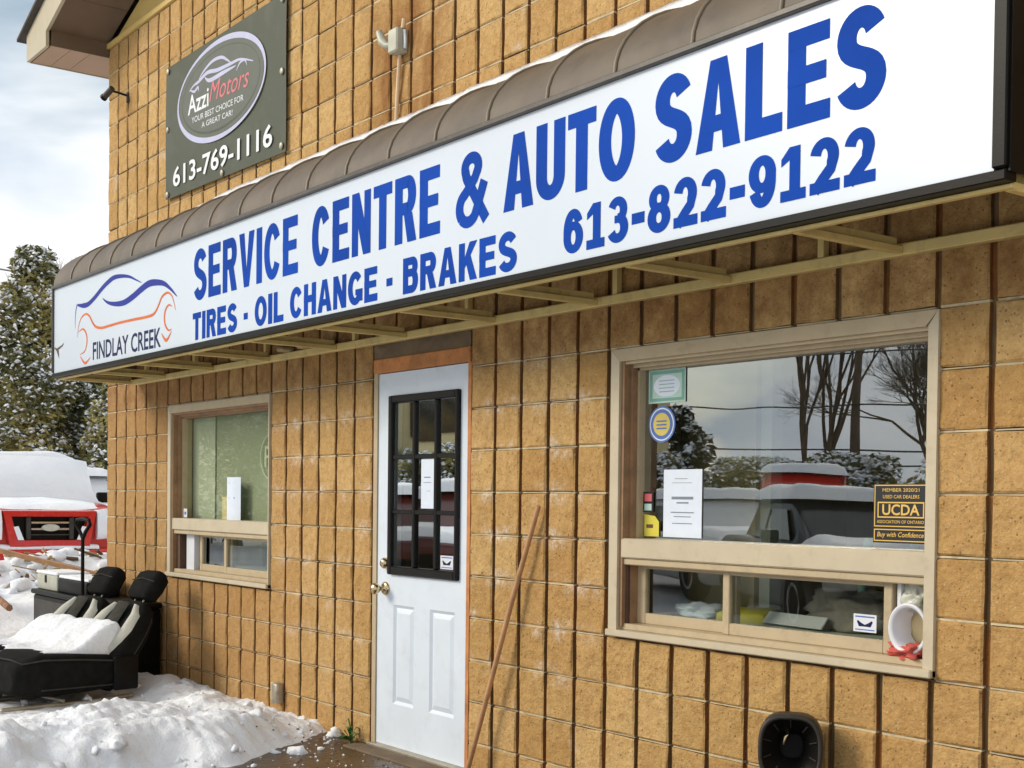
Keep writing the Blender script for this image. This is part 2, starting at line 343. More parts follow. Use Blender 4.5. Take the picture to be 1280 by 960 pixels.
def sm(a, b, x): t = max(0, min(1, (x - a) / (b - a))); return t * t * (3 - 2 * t)
def pile(x, y):
    e = sm(3.80, 3.28, x + .16 * fbm(x, y, 3, 2.2) - .45 * min(1, max(0, -y) / .8)) if x > 2 else 1
    e *= sm(-4.3, -3.5, y + .3 * fbm(x, y, 7, 1.5))
    wall = sm(.03, -.55, y)
    h = .03 + .12 * wall + .05 * sm(-.3, -1.2, y)
    h += .055 * fbm(x, y, 0, 2.1, 4) + .032 * abs(fbm(x, y, 5, 5.5, 2)) + .020 * abs(fbm(x, y, 2, 15, 2)) + .007 * fbm(x, y, 9, 40, 2)
    h *= .35 + .65 * sm(.6, 1.5, x)
    near = sm(3.0, 2.2, x + .25 * y) * sm(-.15, -.5, y); h = h * (1 - near) + near * (.012 + .02 * fbm(x, y, 0, 5, 4))
    return max(-.05, h * e - .03 * (1 - e))
heightfield(.2, 5.0, -4.4, .02, 300, 280, pile).build('snow_pile', M['snow'], kind='stuff')
ck = MB()
for i in range(130):
    x = random.uniform(1.2, 3.9); y = -.02 - abs(random.gauss(0, .9))
    if y < -3: continue
    if random.random() < .55: x = 3.62 + random.gauss(0, .16) + .45 * min(1, max(0, -y) / .8)
    z = pile(x, y)
    if z < -.02: z = 0
    r = random.choice([.007, .010, .012, .016, .022, .034]) * random.uniform(.6, 1.2)
    bm = bmesh.new(); bmesh.ops.create_icosphere(bm, subdivisions=2 if r > .03 else 1, radius=r)
    q = random.random() * 99
    vs = [v.co * (1 + .9 * noise.noise(v.co * (1.3 / r) + Vector((q, 0, 0))) + .4 * noise.noise(v.co * (3.1 / r) + Vector((q, 5, 0)))) for v in bm.verts]
    ck.add([(v.x * 1.2 + x, v.y + y, v.z * .8 + z + r * .25) for v in vs], [tuple(a.index for a in f.verts) for f in bm.faces], 0, True); bm.free()
ck.build('snow_lumps', M['snow'], kind='stuff')

gr = MB(); gs = MB()
for i in range(520):
    x = random.uniform(3.3, 6.5); y = -.02 - abs(random.gauss(0, .5)); r = random.choice([.003, .004, .006, .009]); z = max(0, pile(x, y))
    t_ = gs if random.random() < .45 else gr
    t_.add([(x + r, y, z), (x, y + r, z), (x - r, y, z), (x, y - r, z), (x, y, z + r * .9)], [(0, 1, 4), (1, 2, 4), (2, 3, 4), (3, 0, 4)])
gr.build('grit', M['debris'], kind='stuff'); gs.build('ice_crumbs', M['snow'], kind='stuff')
def bank(x, y):
    h = .30 * sm(-1.0, -2.6, x) * sm(-5.6, -4.0, x) * sm(-1.8, -.6, y)
    h += .30 * sm(-3.6, -4.6, x) * sm(-7.0, -5.6, x) * sm(-1.0, .2, y)
    h += .10 * sm(.6, -.4, x)
    h += .09 * fbm(x, y, 1, 1.3, 5) + .03 * fbm(x, y, 4, 6, 3)
    ed = sm(-8.5, -7.6, x) * sm(.25, -.3, x + (0 if y > -.2 else .2)) * sm(-3.2, -2, y) * sm(8, 7, y)
    return max(-.04, h * ed - .02 * (1 - ed))
heightfield(-8.8, .3, -3.3, 8, 120, 140, bank).build('snow_bank', M['snow_dirty'], kind='stuff')
dm = MB(); dm2 = MB(); ds = MB()
for i in range(130):
    x = random.uniform(-5.2, -3.0); y = random.uniform(-.6, 2.6); z = bank(x, y)
    a = random.random() * 6.3; l = random.uniform(.08, .45); up = random.uniform(-.02, .12)
    (dm if random.random() < .55 else dm2).tube([(x, y, z + .01), (x + math.cos(a) * l, y + math.sin(a) * l, z + .02 + up)], random.uniform(.006, .022), 5)
for i in range(150):
    x = random.uniform(-4.6, -2.6); y = random.uniform(-.5, 2.4); z = bank(x, y); r = random.uniform(.03, .11)
    bm = bmesh.new(); bmesh.ops.create_icosphere(bm, subdivisions=2, radius=r); q = random.random() * 99
    vs = [v.co * (1 + .5 * noise.noise(v.co * (1 / r) + Vector((q, 0, 0)))) for v in bm.verts]
    tgt = ds if random.random() < .8 else random.choice([dm, dm2])
    tgt.add([(v.x + x, v.y + y, v.z * .7 + z + r * .2) for v in vs], [tuple(f_.index for f_ in f.verts) for f in bm.faces], 0, True); bm.free()
dm.build('brush_debris', M['debris'], kind='stuff'); dm2.build('straw_debris', M['debris2'], kind='stuff'); ds.build('snow_clods', M['snow'], kind='stuff')

# ------------------------------------------------------------------ the building
B = thing('block_building', 'tan split-face block garage building with white door, two windows and gable roof', 'building')
WX1 = 11.0; DEPTH = 8.0
low = [k * S for k in range(21)] + [(k - .5) * S for k in range(25, 54)]   # door opening between 4.064 and 4.978
low_pairs = [(low[i], low[i + 1], i if i < 20 else i + 4) for i in range(len(low) - 1) if i != 20]
up = [0.0] + [S * (.984 * k + .06) for k in range(1, 54)]
up_pairs = [(up[i], up[i + 1], i) for i in range(len(up) - 1)]
WIN = [(6 * S, 14 * S, .36 + 2 * S, .36 + 8 * S), (29.5 * S, 37.5 * S, .36 + 2 * S, .36 + 8 * S)]
DOOR = (20 * S, 24.5 * S)
def cells(m):
    z0 = .36 + m * S; z1 = z0 + S; out = []
    if m < 12:
        src = list(low_pairs)
        if m >= 9:
            n_ = 4; w = (DOOR[1] - DOOR[0]) / n_
            src = sorted(src + [(DOOR[0] + i * w, DOOR[0] + (i + 1) * w, 20 + i) for i in range(n_)])
    else: src = up_pairs
    for a, b, k in src:
        if b > WX1: continue
        if any(a > w[0] - .02 and b < w[1] + .02 and z0 > w[2] - .02 and z1 < w[3] + .02 for w in WIN): continue
        out.append((a, b, k))
    return z0, z1, out
def face_geo(mb, x0, x1, z0, z1, seed, edge=.0045):
    rnd = random.Random(seed); n = 3; g = {}
    for i in range(n + 2):
        for j in range(n + 2):
            ei = i in (0, n + 1); ej = j in (0, n + 1)
            x = x0 + edge + (x1 - x0 - 2 * edge) * (i - .0) / (n + 1) if not ei else (x0 if i == 0 else x1)
            z = z0 + edge + (z1 - z0 - 2 * edge) * (j - .0) / (n + 1) if not ej else (z0 if j == 0 else z1)
            if i == 1: x = x0 + edge * 1.6
            if i == n: x = x1 - edge * 1.6
            if j == 1: z = z0 + edge * 1.6
            if j == n: z = z1 - edge * 1.6
            y = .0035 + rnd.uniform(-.001, .001) if (ei or ej) else rnd.uniform(-.0055, .002)
            if not ei and not ej: x += 0 if i in (1, n) else rnd.uniform(-.02, .02)
            if ei: x += rnd.uniform(-.0022, .0022)
            if ej: z += rnd.uniform(-.0018, .0018)
            g[i, j] = (x, y, z)
    idx = {k: q for q, k in enumerate(g)}; vs = list(g.values())
    mb.add(vs, [(idx[i, j], idx[i + 1, j], idx[i + 1, j + 1], idx[i, j + 1]) for i in range(n + 1) for j in range(n + 1)], 0, False)
    rim = [(i, 0) for i in range(n + 2)] + [(n + 1, j) for j in range(1, n + 2)] + [(i, n + 1) for i in range(n, -1, -1)] + [(0, j) for j in range(n, 0, -1)]
    a = [g[k] for k in rim]; b = [(p[0], .030, p[2]) for p in a]; q = len(rim)
    mb.add(a + b, [(i, (i + 1) % q, q + (i + 1) % q, q + i) for i in range(q)], 1)
def block_geo(mb, halves, h, seed, gv=.0122, gh=.0050):
    """halves: x extents of the faces; front at y~0, a sunk score between them"""
    for i, (a, b) in enumerate(halves): face_geo(mb, a + gv, b - gv, gh, h - gh, seed * 7 + i)
    if len(halves) == 2:
        x = halves[0][1]; mb.add([(x - gv - .001, .019, gh), (x + gv + .001, .019, gh), (x + gv + .001, .019, h - gh), (x - gv - .001, .019, h - gh)], [(0, 1, 2, 3)], 1)
blocks = []
for m in range(-2, 22):
    z0, z1, cs = cells(m); i = 0
    while i < len(cs):
        a = cs[i]; nb = cs[i + 1] if i + 1 < len(cs) and abs(cs[i + 1][0] - a[1]) < 1e-4 else None
        if nb and (a[2] + m) % 2 == 0: blocks.append((m, z0, [(a[0], a[1]), (nb[0], nb[1])])); i += 2
        else: blocks.append((m, z0, [(a[0], a[1])])); i += 1
camp = m3.translation
def seen(b):
    m, z0, hv = b; p = Vector(((hv[0][0] + hv[-1][1]) / 2, 0, z0 + S / 2)); q = p - camp; d = q.dot(_f)
    u = 640 + 1646.9 * q.dot(_r) / d; v = 657.7 - 1646.9 * q.dot(_u) / d
    if not (-20 < u < 1310 and -25 < v < 985): return 0
    if 2.35 < z0 < 2.8 and p.x > .5 and p.x < 8.2: return 0       # behind the sign face
    if 2.8 < z0 < 3.15 and .5 < p.x < 8.2: return 0
    if 1.25 < p.x < 3.0 and 3.45 < z0 < 4.1: return 0
    return -q.y / q.length ** 3 * (hv[-1][1] - hv[0][0])
blocks.sort(key=lambda b: -seen(b))
SHARE = {}
rest = MB(); tones = []
for bi, (m, z0, hv) in enumerate(blocks):
    w = round(hv[0][1] - hv[0][0], 3)
    if bi < 298:
        key = (len(hv), w, random.randrange(5))
        if key not in SHARE:
            mb = MB(); block_geo(mb, [(i * w, (i + 1) * w) for i in range(len(hv))], S, hash(key) % 9999)
            SHARE[key] = mb.mesh('block', [M['block'], M['groove']])
        o = link('block', SHARE[key], B); o.location = (hv[0][0], random.uniform(-.0012, .0012), z0)
        o.scale.x = (hv[-1][1] - hv[0][0]) / (w * len(hv))
    else:
        n0 = len(rest.f); mb = MB(); block_geo(mb, [(a - hv[0][0], b - hv[0][0]) for a, b in hv], S, bi)
        rest.add([(x + hv[0][0], y, z + z0) for x, y, z in mb.v], []); o_ = len(rest.v) - len(mb.v)
        for f, mi in zip(mb.f, mb.mi): rest.f.append(tuple(i + o_ for i in f)); rest.mi.append(mi); rest.sm.append(False)
        tones += [random.random()] * (len(rest.f) - n0)
ro = rest.build('outer_blocks', [M['block'], M['groove']], B, kind='stuff')
at = ro.data.attributes.new('tone', 'FLOAT', 'FACE')
for i, v in enumerate(tones): at.data[i].value = v
# mortar: sunk head joints (backing) and pale bed joints
bk = MB()
def back(x0, x1, z0, z1): bk.box(x0, x1, .0215, .2, z0, z1)
zt = .36 + 22 * S
back(0, WIN[0][0], -.05, zt - .001); back(WIN[0][0], WIN[0][1], -.05, WIN[0][2]); back(WIN[0][0], WIN[0][1], WIN[0][3], zt - .001)
back(WIN[0][1], DOOR[0], -.05, zt - .001); back(DOOR[0], DOOR[1], 2.02, zt - .001); back(DOOR[1], WIN[1][0], -.05, zt - .001)
back(WIN[1][0], WIN[1][1], -.05, WIN[1][2]); back(WIN[1][0], WIN[1][1], WIN[1][3], zt - .001); back(WIN[1][1], WX1, -.05, zt - .001)
bk.build('wall_core', M['joint'], B)
bj = MB()
for m in range(-2, 22):
    z0, z1, cs = cells(m)
    for a, b, k in cs:
        for z in ((z0,) if m > -2 else ()):
            j = random.choice([-.0008, .0, .0015, .004, .007]) + random.uniform(-.0008, .0008); q = random.uniform(.0022, .0046); bj.box(a + .0128, b - .0128, .0035 + j, .026, z - q, z + q)
bj.build('bed_joint', M['mortar'], B, kind='stuff')
# side and back walls, floor, roof
w_ = MB(); w_.box(0, .2, .21, DEPTH, -.05, 4.83); w_.box(WX1 - .2, WX1, .21, DEPTH, -.05, 4.83); w_.box(0.2, WX1 - .2, DEPTH - .2, DEPTH, -.05, 4.83)
w_.build('side_wall', M['block'], B)
RP = .33; RX = WX1 / 2
def rz_(x): return 4.885 + RP * (x if x < RX else WX1 - x)
gb = MB(); gb.prism([(0, 4.835), (WX1, 4.835), (WX1, rz_(WX1) - .01), (RX, rz_(RX) - .01), (0, rz_(0) - .01)], .03, .12); gb.build('gable_board', M['gable'], B)
gb = MB(); gb.box(0, WX1, -.018, .028, 4.833, 4.868); gb.build('gable_trim', M['gable'], B)
# soffit boards of the rake overhang, running out from the wall
x = 0.0; k = 0
while x < 8:
    x1 = x + .40; za, zb = rz_(x), rz_(x1)
    if x < RX - .4:
        MB().add([(x + .004, -.46, za), (x1 - .004, -.46, zb), (x1 - .004, .0, zb), (x + .004, .0, za), (x + .004, -.46, za + .02), (x1 - .004, -.46, zb + .02), (x1 - .004, .0, zb + .02), (x + .004, .0, za + .02)],
                 [(0, 1, 2, 3), (4, 7, 6, 5), (0, 4, 5, 1), (1, 5, 6, 2), (2, 6, 7, 3), (3, 7, 4, 0)]).build('soffit_board', M['soffit'], B)
    x = x1
MB().box(-.012, .0, -.445, .0, 4.768, rz_(0) + .01).build('eave_return', M['soffit'], B)
for a, b in ((-.445, -.30), (-.296, -.15), (-.146, .5), (.504, 1.6), (1.604, 2.8), (2.804, 4.0), (4.004, 6), (6.004, 8)):
    MB().box(-.485, -.002, a, b, 4.765, 4.78).build('eave_soffit_board', M['soffit_pale'], B)
MB().box(-.47, -.004, -.44, DEPTH, 4.782, 4.80).build('eave_lining', M['dark_wood'], B)
fa = MB()
def ft(x): return 4.965 + .355 * (x + .49)
fa.prism([(-.49, 4.76), (-.012, 4.76), (-.012, rz_(-.012) - .005), (RX, rz_(RX)), (RX, ft(RX)), (-.49, ft(-.49))], -.485, -.46)
fa.prism([(WX1 + .49, 4.76), (WX1 + .012, 4.76), (WX1 + .012, rz_(WX1 + .012) - .005), (RX + .001, rz_(RX)), (RX + .001, ft(RX)), (WX1 + .49, ft(-.49))], -.485, -.46)
fa.build('rake_fascia', M['fascia'], B)
MB().box(-.50, -.488, -.458, DEPTH, 4.76, 4.96).build('eave_fascia', M['fascia'], B)
rf = MB()
for s_, x0 in ((1, 0), (-1, WX1)):
    a = [(x0 - s_ * .60, ft(-.60) + .012), (RX, ft(RX) + .012), (RX, ft(RX) + .05), (x0 - s_ * .60, ft(-.60) + .035)]
    rf.prism(a, -.53, DEPTH + .4)
rf.build('roof', M['roofing'], B)
MB().box(WX1 - .4 + .0, WX1 + .49, -.44, DEPTH, 4.765, 4.78).build('eave_soffit_board', M['soffit_pale'], B)
# rooms behind the windows
it = MB()
it.box(.2, WX1 - .2, .2, 5, -.04, .0); it.build('interior_floor', M['carpet'], B)
it = MB(); it.box(.2, WX1 - .2, .2, 5, 2.55, 2.6); it.build('ceiling', M['interior_pale'], B)
it = MB(); it.box(3.2, WX1 - .2, 2.3, 2.35, 0, 2.55); it.build('interior_wall', M['interior'], B)
it = MB(); it.box(.2, 3.2, .50, .53, 0, 2.55); it.build('interior_wall', M['interior_green'], B)
it = MB(); it.box(1.2, 1.78, .47, .495, 0, 2.5); it.build('interior_post', M['interior_pale'], B)
it = MB(); it.box(3.2, 3.26, .2, 2.3, 0, 2.55); it.build('interior_wall', M['interior'], B)
it = MB(); it.box(5.35, 5.41, .3, 2.3, 0, 2.55); it.build('interior_wall', M['interior'], B)
it = MB(); it.box(5.41, 5.9, 1.0, 1.06, 0, 2.55); it.build('interior_wall', M['interior_pale'], B)

it = MB(); it.box(5.86, 6.27, .62, .66, 0.001, 2.5); it.build('interior_partition', M['interior'], B)
it = MB(); it.box(6.30, 6.36, .62, .69, 0.001, 2.5); it.build('interior_post', M['interior_pale'], B)
MB().box(1.29, 2.80, .150, .158, 1.12, 1.93).build('roller_blind', M['blind'], B)
MB().box(1.29, 1.72, .140, .147, 1.12, 1.93).build('blind_panel', M['blind_edge'], B)
# ------------------------------------------------------------------ windows (part > sub-parts)
def window(x0, x1, z0, z1, right):
    W = bpy.data.objects.new('window', None); C.objects.link(W); W.parent = B; W.location = ((x0 + x1) / 2, 0, z0)
    W['label'] = 'large right window with stickers and a black and gold placard' if right else 'small left window with a folded notice'
    ox, oz = W.location.x, z0
    def P(name, mb, mat, lab=None):
        mb.v = [(a - ox, b, c - oz) for a, b, c in mb.v]; return mb.build(name, mat, W, label=lab)
    a, b = x0 + .038, x1 - (-.012 if right else .0)       # trim outer edges
    if right: a = x0 + .036; b = x1 + .017
    else: a = x0 + .035; b = x1 + .004
    c, d = z0 + .012, z1 - .008
    tw = .052
    # brick mould, mitred at the top corners
    t = MB(); yf = -.014
    t.prism([(a, c), (a + tw, c), (a + tw, d - tw), (a, d)], yf, .03); P('left_trim', t, M['alu_light'])
    t = MB(); rw = tw * (.75 if right else .2); t.prism([(b - rw, c), (b, c), (b, d), (b - rw, d - tw)], yf, .03); P('right_trim', t, M['alu_light'])
    t = MB(); t.prism([(a, d), (a + tw, d - tw), (b - (tw if right else .0104), d - tw), (b, d)], yf + .0015, .03); P('head_trim', t, M['alu'])
    ia, ib, ic, id_ = a + tw, b - tw * (.75 if right else .2), z0 + .05, d - tw
    # jamb liners stepping back to the glass
    t = MB(); t.box(ia, ia + .018, .0, .13, ic, id_); t.box(ia + .018, ia + .034, .035, .13, ic, id_); P('jamb', t, M['brown_wood'])
    t = MB(); t.box(ia + .034, ia + .046, .06, .13, z0 + .42, id_ - .02); P('glazing_bead', t, M['alu']); t = MB(); t.box(ib - .02, ib, .02, .13, ic, id_); P('glazing_bead', t, M['alu'])
    t = MB(); t.box(ia, ib, .004, .13, id_ - .012, id_ + .002); t.box(ia + .03, ib, .035, .13, id_ - .026, id_ - .012); t.box(ia + .03, ib - .02, .06, .13, id_ - .036, id_ - .026); P('head', t, M['brown_wood'] if not right else M['alu'])
    # transom rail
    tz0, tz1 = (1.083, 1.186)
    t = MB(); t.bbox(ia + .006, ib, -.002, .12, tz0 + .02, tz1, .006); P('transom_rail', t, M['alu_light'])
    t = MB(); t.bbox(ia + .006, ib, .008, .12, tz0 - .008, tz0 + .019, .004); P('lower_transom_rail', t, M['alu'])
    # sill
    t = MB(); t.bbox(a - .004, b, -.03, .13, z0 + .008, z0 + .036, .004); P('sill', t, M['alu_light'])
    t = MB(); t.bbox(ia, ib, .012, .13, z0 + .0362, z0 + .062, .003); P('sill_track', t, M['alu'])
    # panes
    gx0, gx1 = ia + .034, ib - .012
    t = MB(); t.add([(gx0, .095, tz1 - .01), (gx1, .095, tz1 - .01), (gx1, .095, id_ - .02), (gx0, .095, id_ - .02)], [(0, 1, 2, 3)]); P('pane', t, M['glass'] if right else M['glass_dim'])
    lz0, lz1 = z0 + .062, tz0 - .008
    def sash(sx0, sx1, y, fw=.03, fb=.045, mat='glass_clear'):
        t = MB(); t.bbox(sx0, sx0 + fw, y, y + .028, lz0, lz1, .003); t.bbox(sx1 - fw, sx1, y, y + .028, lz0, lz1, .003)
        t.bbox(sx0 + fw, sx1 - fw, y + .001, y + .027, lz0, lz0 + fb, .003); t.bbox(sx0 + fw, sx1 - fw, y + .001, y + .027, lz1 - .016, lz1, .003); P('sash', t, M['alu'])
        t = MB(); t.add([(sx0 + fw, y + .014, lz0 + fb), (sx1 - fw, y + .014, lz0 + fb), (sx1 - fw, y + .014, lz1 - .01), (sx0 + fw, y + .014, lz1 - .01)], [(0, 1, 2, 3)]); P('pane', t, M[mat])
    if right:
        sash(ia + .03, 6.68, .075, .05); sash(6.636, 7.43, .045, .036)
        t = MB(); t.box(7.44, 7.455, .06, .12, lz0, lz1); P('side_track', t, M['white_plastic'])
        t = MB(); t.box(ia + .005, ia + .03, .02, .12, lz0, lz1); P('lower_jamb', t, M['dark_wood'])
    else:
        sash(1.62, 2.14, .075, .04); sash(2.08, ib - .01, .045, .035)
        t = MB(); t.box(ia + .005, ia + .075, .03, .12, lz0, lz1); P('lower_jamb', t, M['dark_wood'])
        t = MB(); t.box(1.43, 1.56, .06, .10, lz0, lz1); P('taped_filler', t, M['white_plastic'])
    return W
window(*WIN[0], False); window(*WIN[1], True)

# ------------------------------------------------------------------ door
D = bpy.data.objects.new('door', None); C.objects.link(D); D.parent = B; D.location = (4.52, 0, 0); D['label'] = 'white steel door with nine-pane black-framed light'
def DP(name, mb, mat, lab=None):
    mb.v = [(a - 4.52, b, c) for a, b, c in mb.v]; return mb.build(name, mat, D, label=lab)
DY = .012
dx0, dx1, dz0, dz1 = 4.105, 4.962, .022, 2.008
gx0, gx1, gz0, gz1 = 4.272, 4.902 - .03, .945, 1.872       # glazed light
t = MB()
t.box(dx0, gx0, DY, .055, dz0, dz1); t.box(gx1, dx1, DY, .055, dz0, dz1); t.box(gx0, gx1, DY, .055, gz1, dz1)
PX = [(4.262, 4.474), (4.622, 4.846)]; pz0, pz1 = .25, .778
t.box(gx0, gx1, DY, .055, pz1, gz0); t.box(gx0, gx1, DY, .055, dz0, pz0)
t.box(PX[0][1], PX[1][0], DY, .055, pz0, pz1); t.box(PX[1][1], gx1, DY, .055, pz0, pz1)
DP('door_leaf', t, M['white_paint'])
for a, b in PX:
    a = max(a, gx0); i = .016; i2 = .042
    R0 = [(a, pz0), (b, pz0), (b, pz1), (a, pz1)]; R1 = [(a + i, pz0 + i), (b - i, pz0 + i), (b - i, pz1 - i), (a + i, pz1 - i)]; R2 = [(a + i2, pz0 + i2), (b - i2, pz0 + i2), (b - i2, pz1 - i2), (a + i2, pz1 - i2)]
    v = [(x, DY, z) for x, z in R0] + [(x, DY + .011, z) for x, z in R1] + [(x, DY + .002, z) for x, z in R2]
    f = [(k, (k + 1) % 4, 4 + (k + 1) % 4, 4 + k) for k in range(4)] + [(4 + k, 4 + (k + 1) % 4, 8 + (k + 1) % 4, 8 + k) for k in range(4)] + [(8, 9, 10, 11)]
    DP('door_panel', MB().add(v, f), M['white_paint'])
# black lite frame
t = MB(); fw = .036; fy = -.012
fx0, fx1, fz0, fz1 = 4.235, 4.885, .938, 1.885
t.bbox(fx0, fx0 + fw, fy, .05, fz0, fz1, .006); t.bbox(fx1 - fw + .012, fx1, fy, .05, fz0, fz1, .006); t.bbox(fx0 + fw, fx1 - fw + .012, fy + .001, .05, fz0, fz0 + .045, .006); t.bbox(fx0 + fw, fx1 - fw + .012, fy + .001, .05, fz1 - .04, fz1, .006)
DP('light_frame', t, M['black_trim'])
nx = [4.476, 4.680]; nz = [1.272, 1.56]
for x in nx: DP('muntin', MB().bbox(x - .013, x + .013, -.004, .03, fz0 + .045, fz1 - .04, .005), M['black_trim'])
for z in nz:
    for a, b in zip([fx0 + fw] + [x + .0135 for x in nx], [x - .0135 for x in nx] + [fx1 - fw + .012]):
        DP('muntin', MB().bbox(a, b, -.002, .03, z - .012, z + .012, .003), M['black_trim'])
xs = [fx0 + fw] + nx + [fx1 - fw + .012]; zs = [fz0 + .045] + nz + [fz1 - .04]
for i in range(3):
    for j in range(3):
        a, b = xs[i] + (.013 if i else 0), xs[i + 1] - (.013 if i < 2 else 0); c, d = zs[j] + (.012 if j else 0), zs[j + 1] - (.012 if j < 2 else 0)
        dy = random.uniform(-.0015, .0015)
        DP('pane', MB().add([(a, .012 + dy, c), (b, .012, c), (b, .012 - dy, d), (a, .012, d)], [(0, 1, 2, 3)]), M['glass'])
def lathe(mb, prof, cx, cy, cz, n=20, mi=0):
    """profile of (r, y) turned about the y axis"""
    rings = [[(cx + r * math.cos(2 * math.pi * k / n), cy + y, cz + r * math.sin(2 * math.pi * k / n)) for k in range(n)] for r, y in prof]
    return mb.loft(rings, mi)
t = MB(); lathe(t, [(.036, .012), (.036, .004), (.03, -.002), (.012, -.006), (.012, -.03), (.022, -.036), (.030, -.05), (.030, -.064), (.022, -.076), (.004, -.08)], 4.195, 0, .86)
DP('door_knob', t, M['brass'])
t = MB(); lathe(t, [(.030, .012), (.030, -.006), (.022, -.016), (.018, -.02), (.002, -.021)], 4.198, 0, .995); DP('deadbolt', t, M['brass'])
DP('door_stop', MB().box(4.066, 4.104, .004, .07, .0, 2.012), M['alu'], 'worn tan door jamb')
DP('hinge_jamb', MB().box(4.9625, 4.99, -.002, .08, .0, 2.012), M['orange_wood'])
DP('threshold', MB().bbox(4.07, 4.98, -.03, .1, .0, .021, .004), M['steel'])
lt = MB(); lt.bbox(4.068, 4.976, -.004, .03, 2.012, 2.088, .004); lt.build('door_lintel', M['orange_wood'], B)
lt = heightfield(0, 1, 0, 1, 60, 10, lambda x, y: 0); lt.v = [(4.068 + .908 * x, .006 - .012 * max(0, fbm(x * .9, y * .1, 2, 12, 4)) - .002, 2.089 + .1 * y) for x, y, z in lt.v]
lt.build('rough_mortar_patch', M['concrete'], B)
MB().bbox(4.02, 5.05, -.15, -.031, -.01, .010, .006).build('door_slab', M['concrete'], B)

# ------------------------------------------------------------------ lettering
def arc(cx, cy, rx, ry, a0, a1, n=None):
    n = n or max(4, int(abs(a1 - a0) / 9)); return [(cx + rx * math.cos(R(a0 + (a1 - a0) * i / n)), cy + ry * math.sin(R(a0 + (a1 - a0) * i / n))) for i in range(n + 1)]
def strip(path, tv, th=None, tap=None):
    """ribbon whose thickness is tv for upright runs and th for level runs"""
    th = th or tv; n = len(path); Lp = []; Rp = []
    for i in range(n):
        a = path[max(0, i - 1)]; b = path[min(n - 1, i + 1)]
        if i in (0, n - 1) and math.dist(path[0], path[-1]) < 1e-6: a, b = path[-2], path[1]
        dx, dy = b[0] - a[0], b[1] - a[1]; l = math.hypot(dx, dy) or 1; dx /= l; dy /= l
        w = (tv * abs(dy) ** 2 + th * abs(dx) ** 2) / 2
        if tap: w = tap(i / (n - 1)) / 2
        Lp.append((path[i][0] - dy * w, path[i][1] + dx * w)); Rp.append((path[i][0] + dy * w, path[i][1] - dx * w))
    return ('s', Lp, Rp)
def rect(x0, y0, x1, y1): return ('p', [(x0, y0), (x1, y0), (x1, y1), (x0, y1)])
def poly(*p): return ('p', list(p))
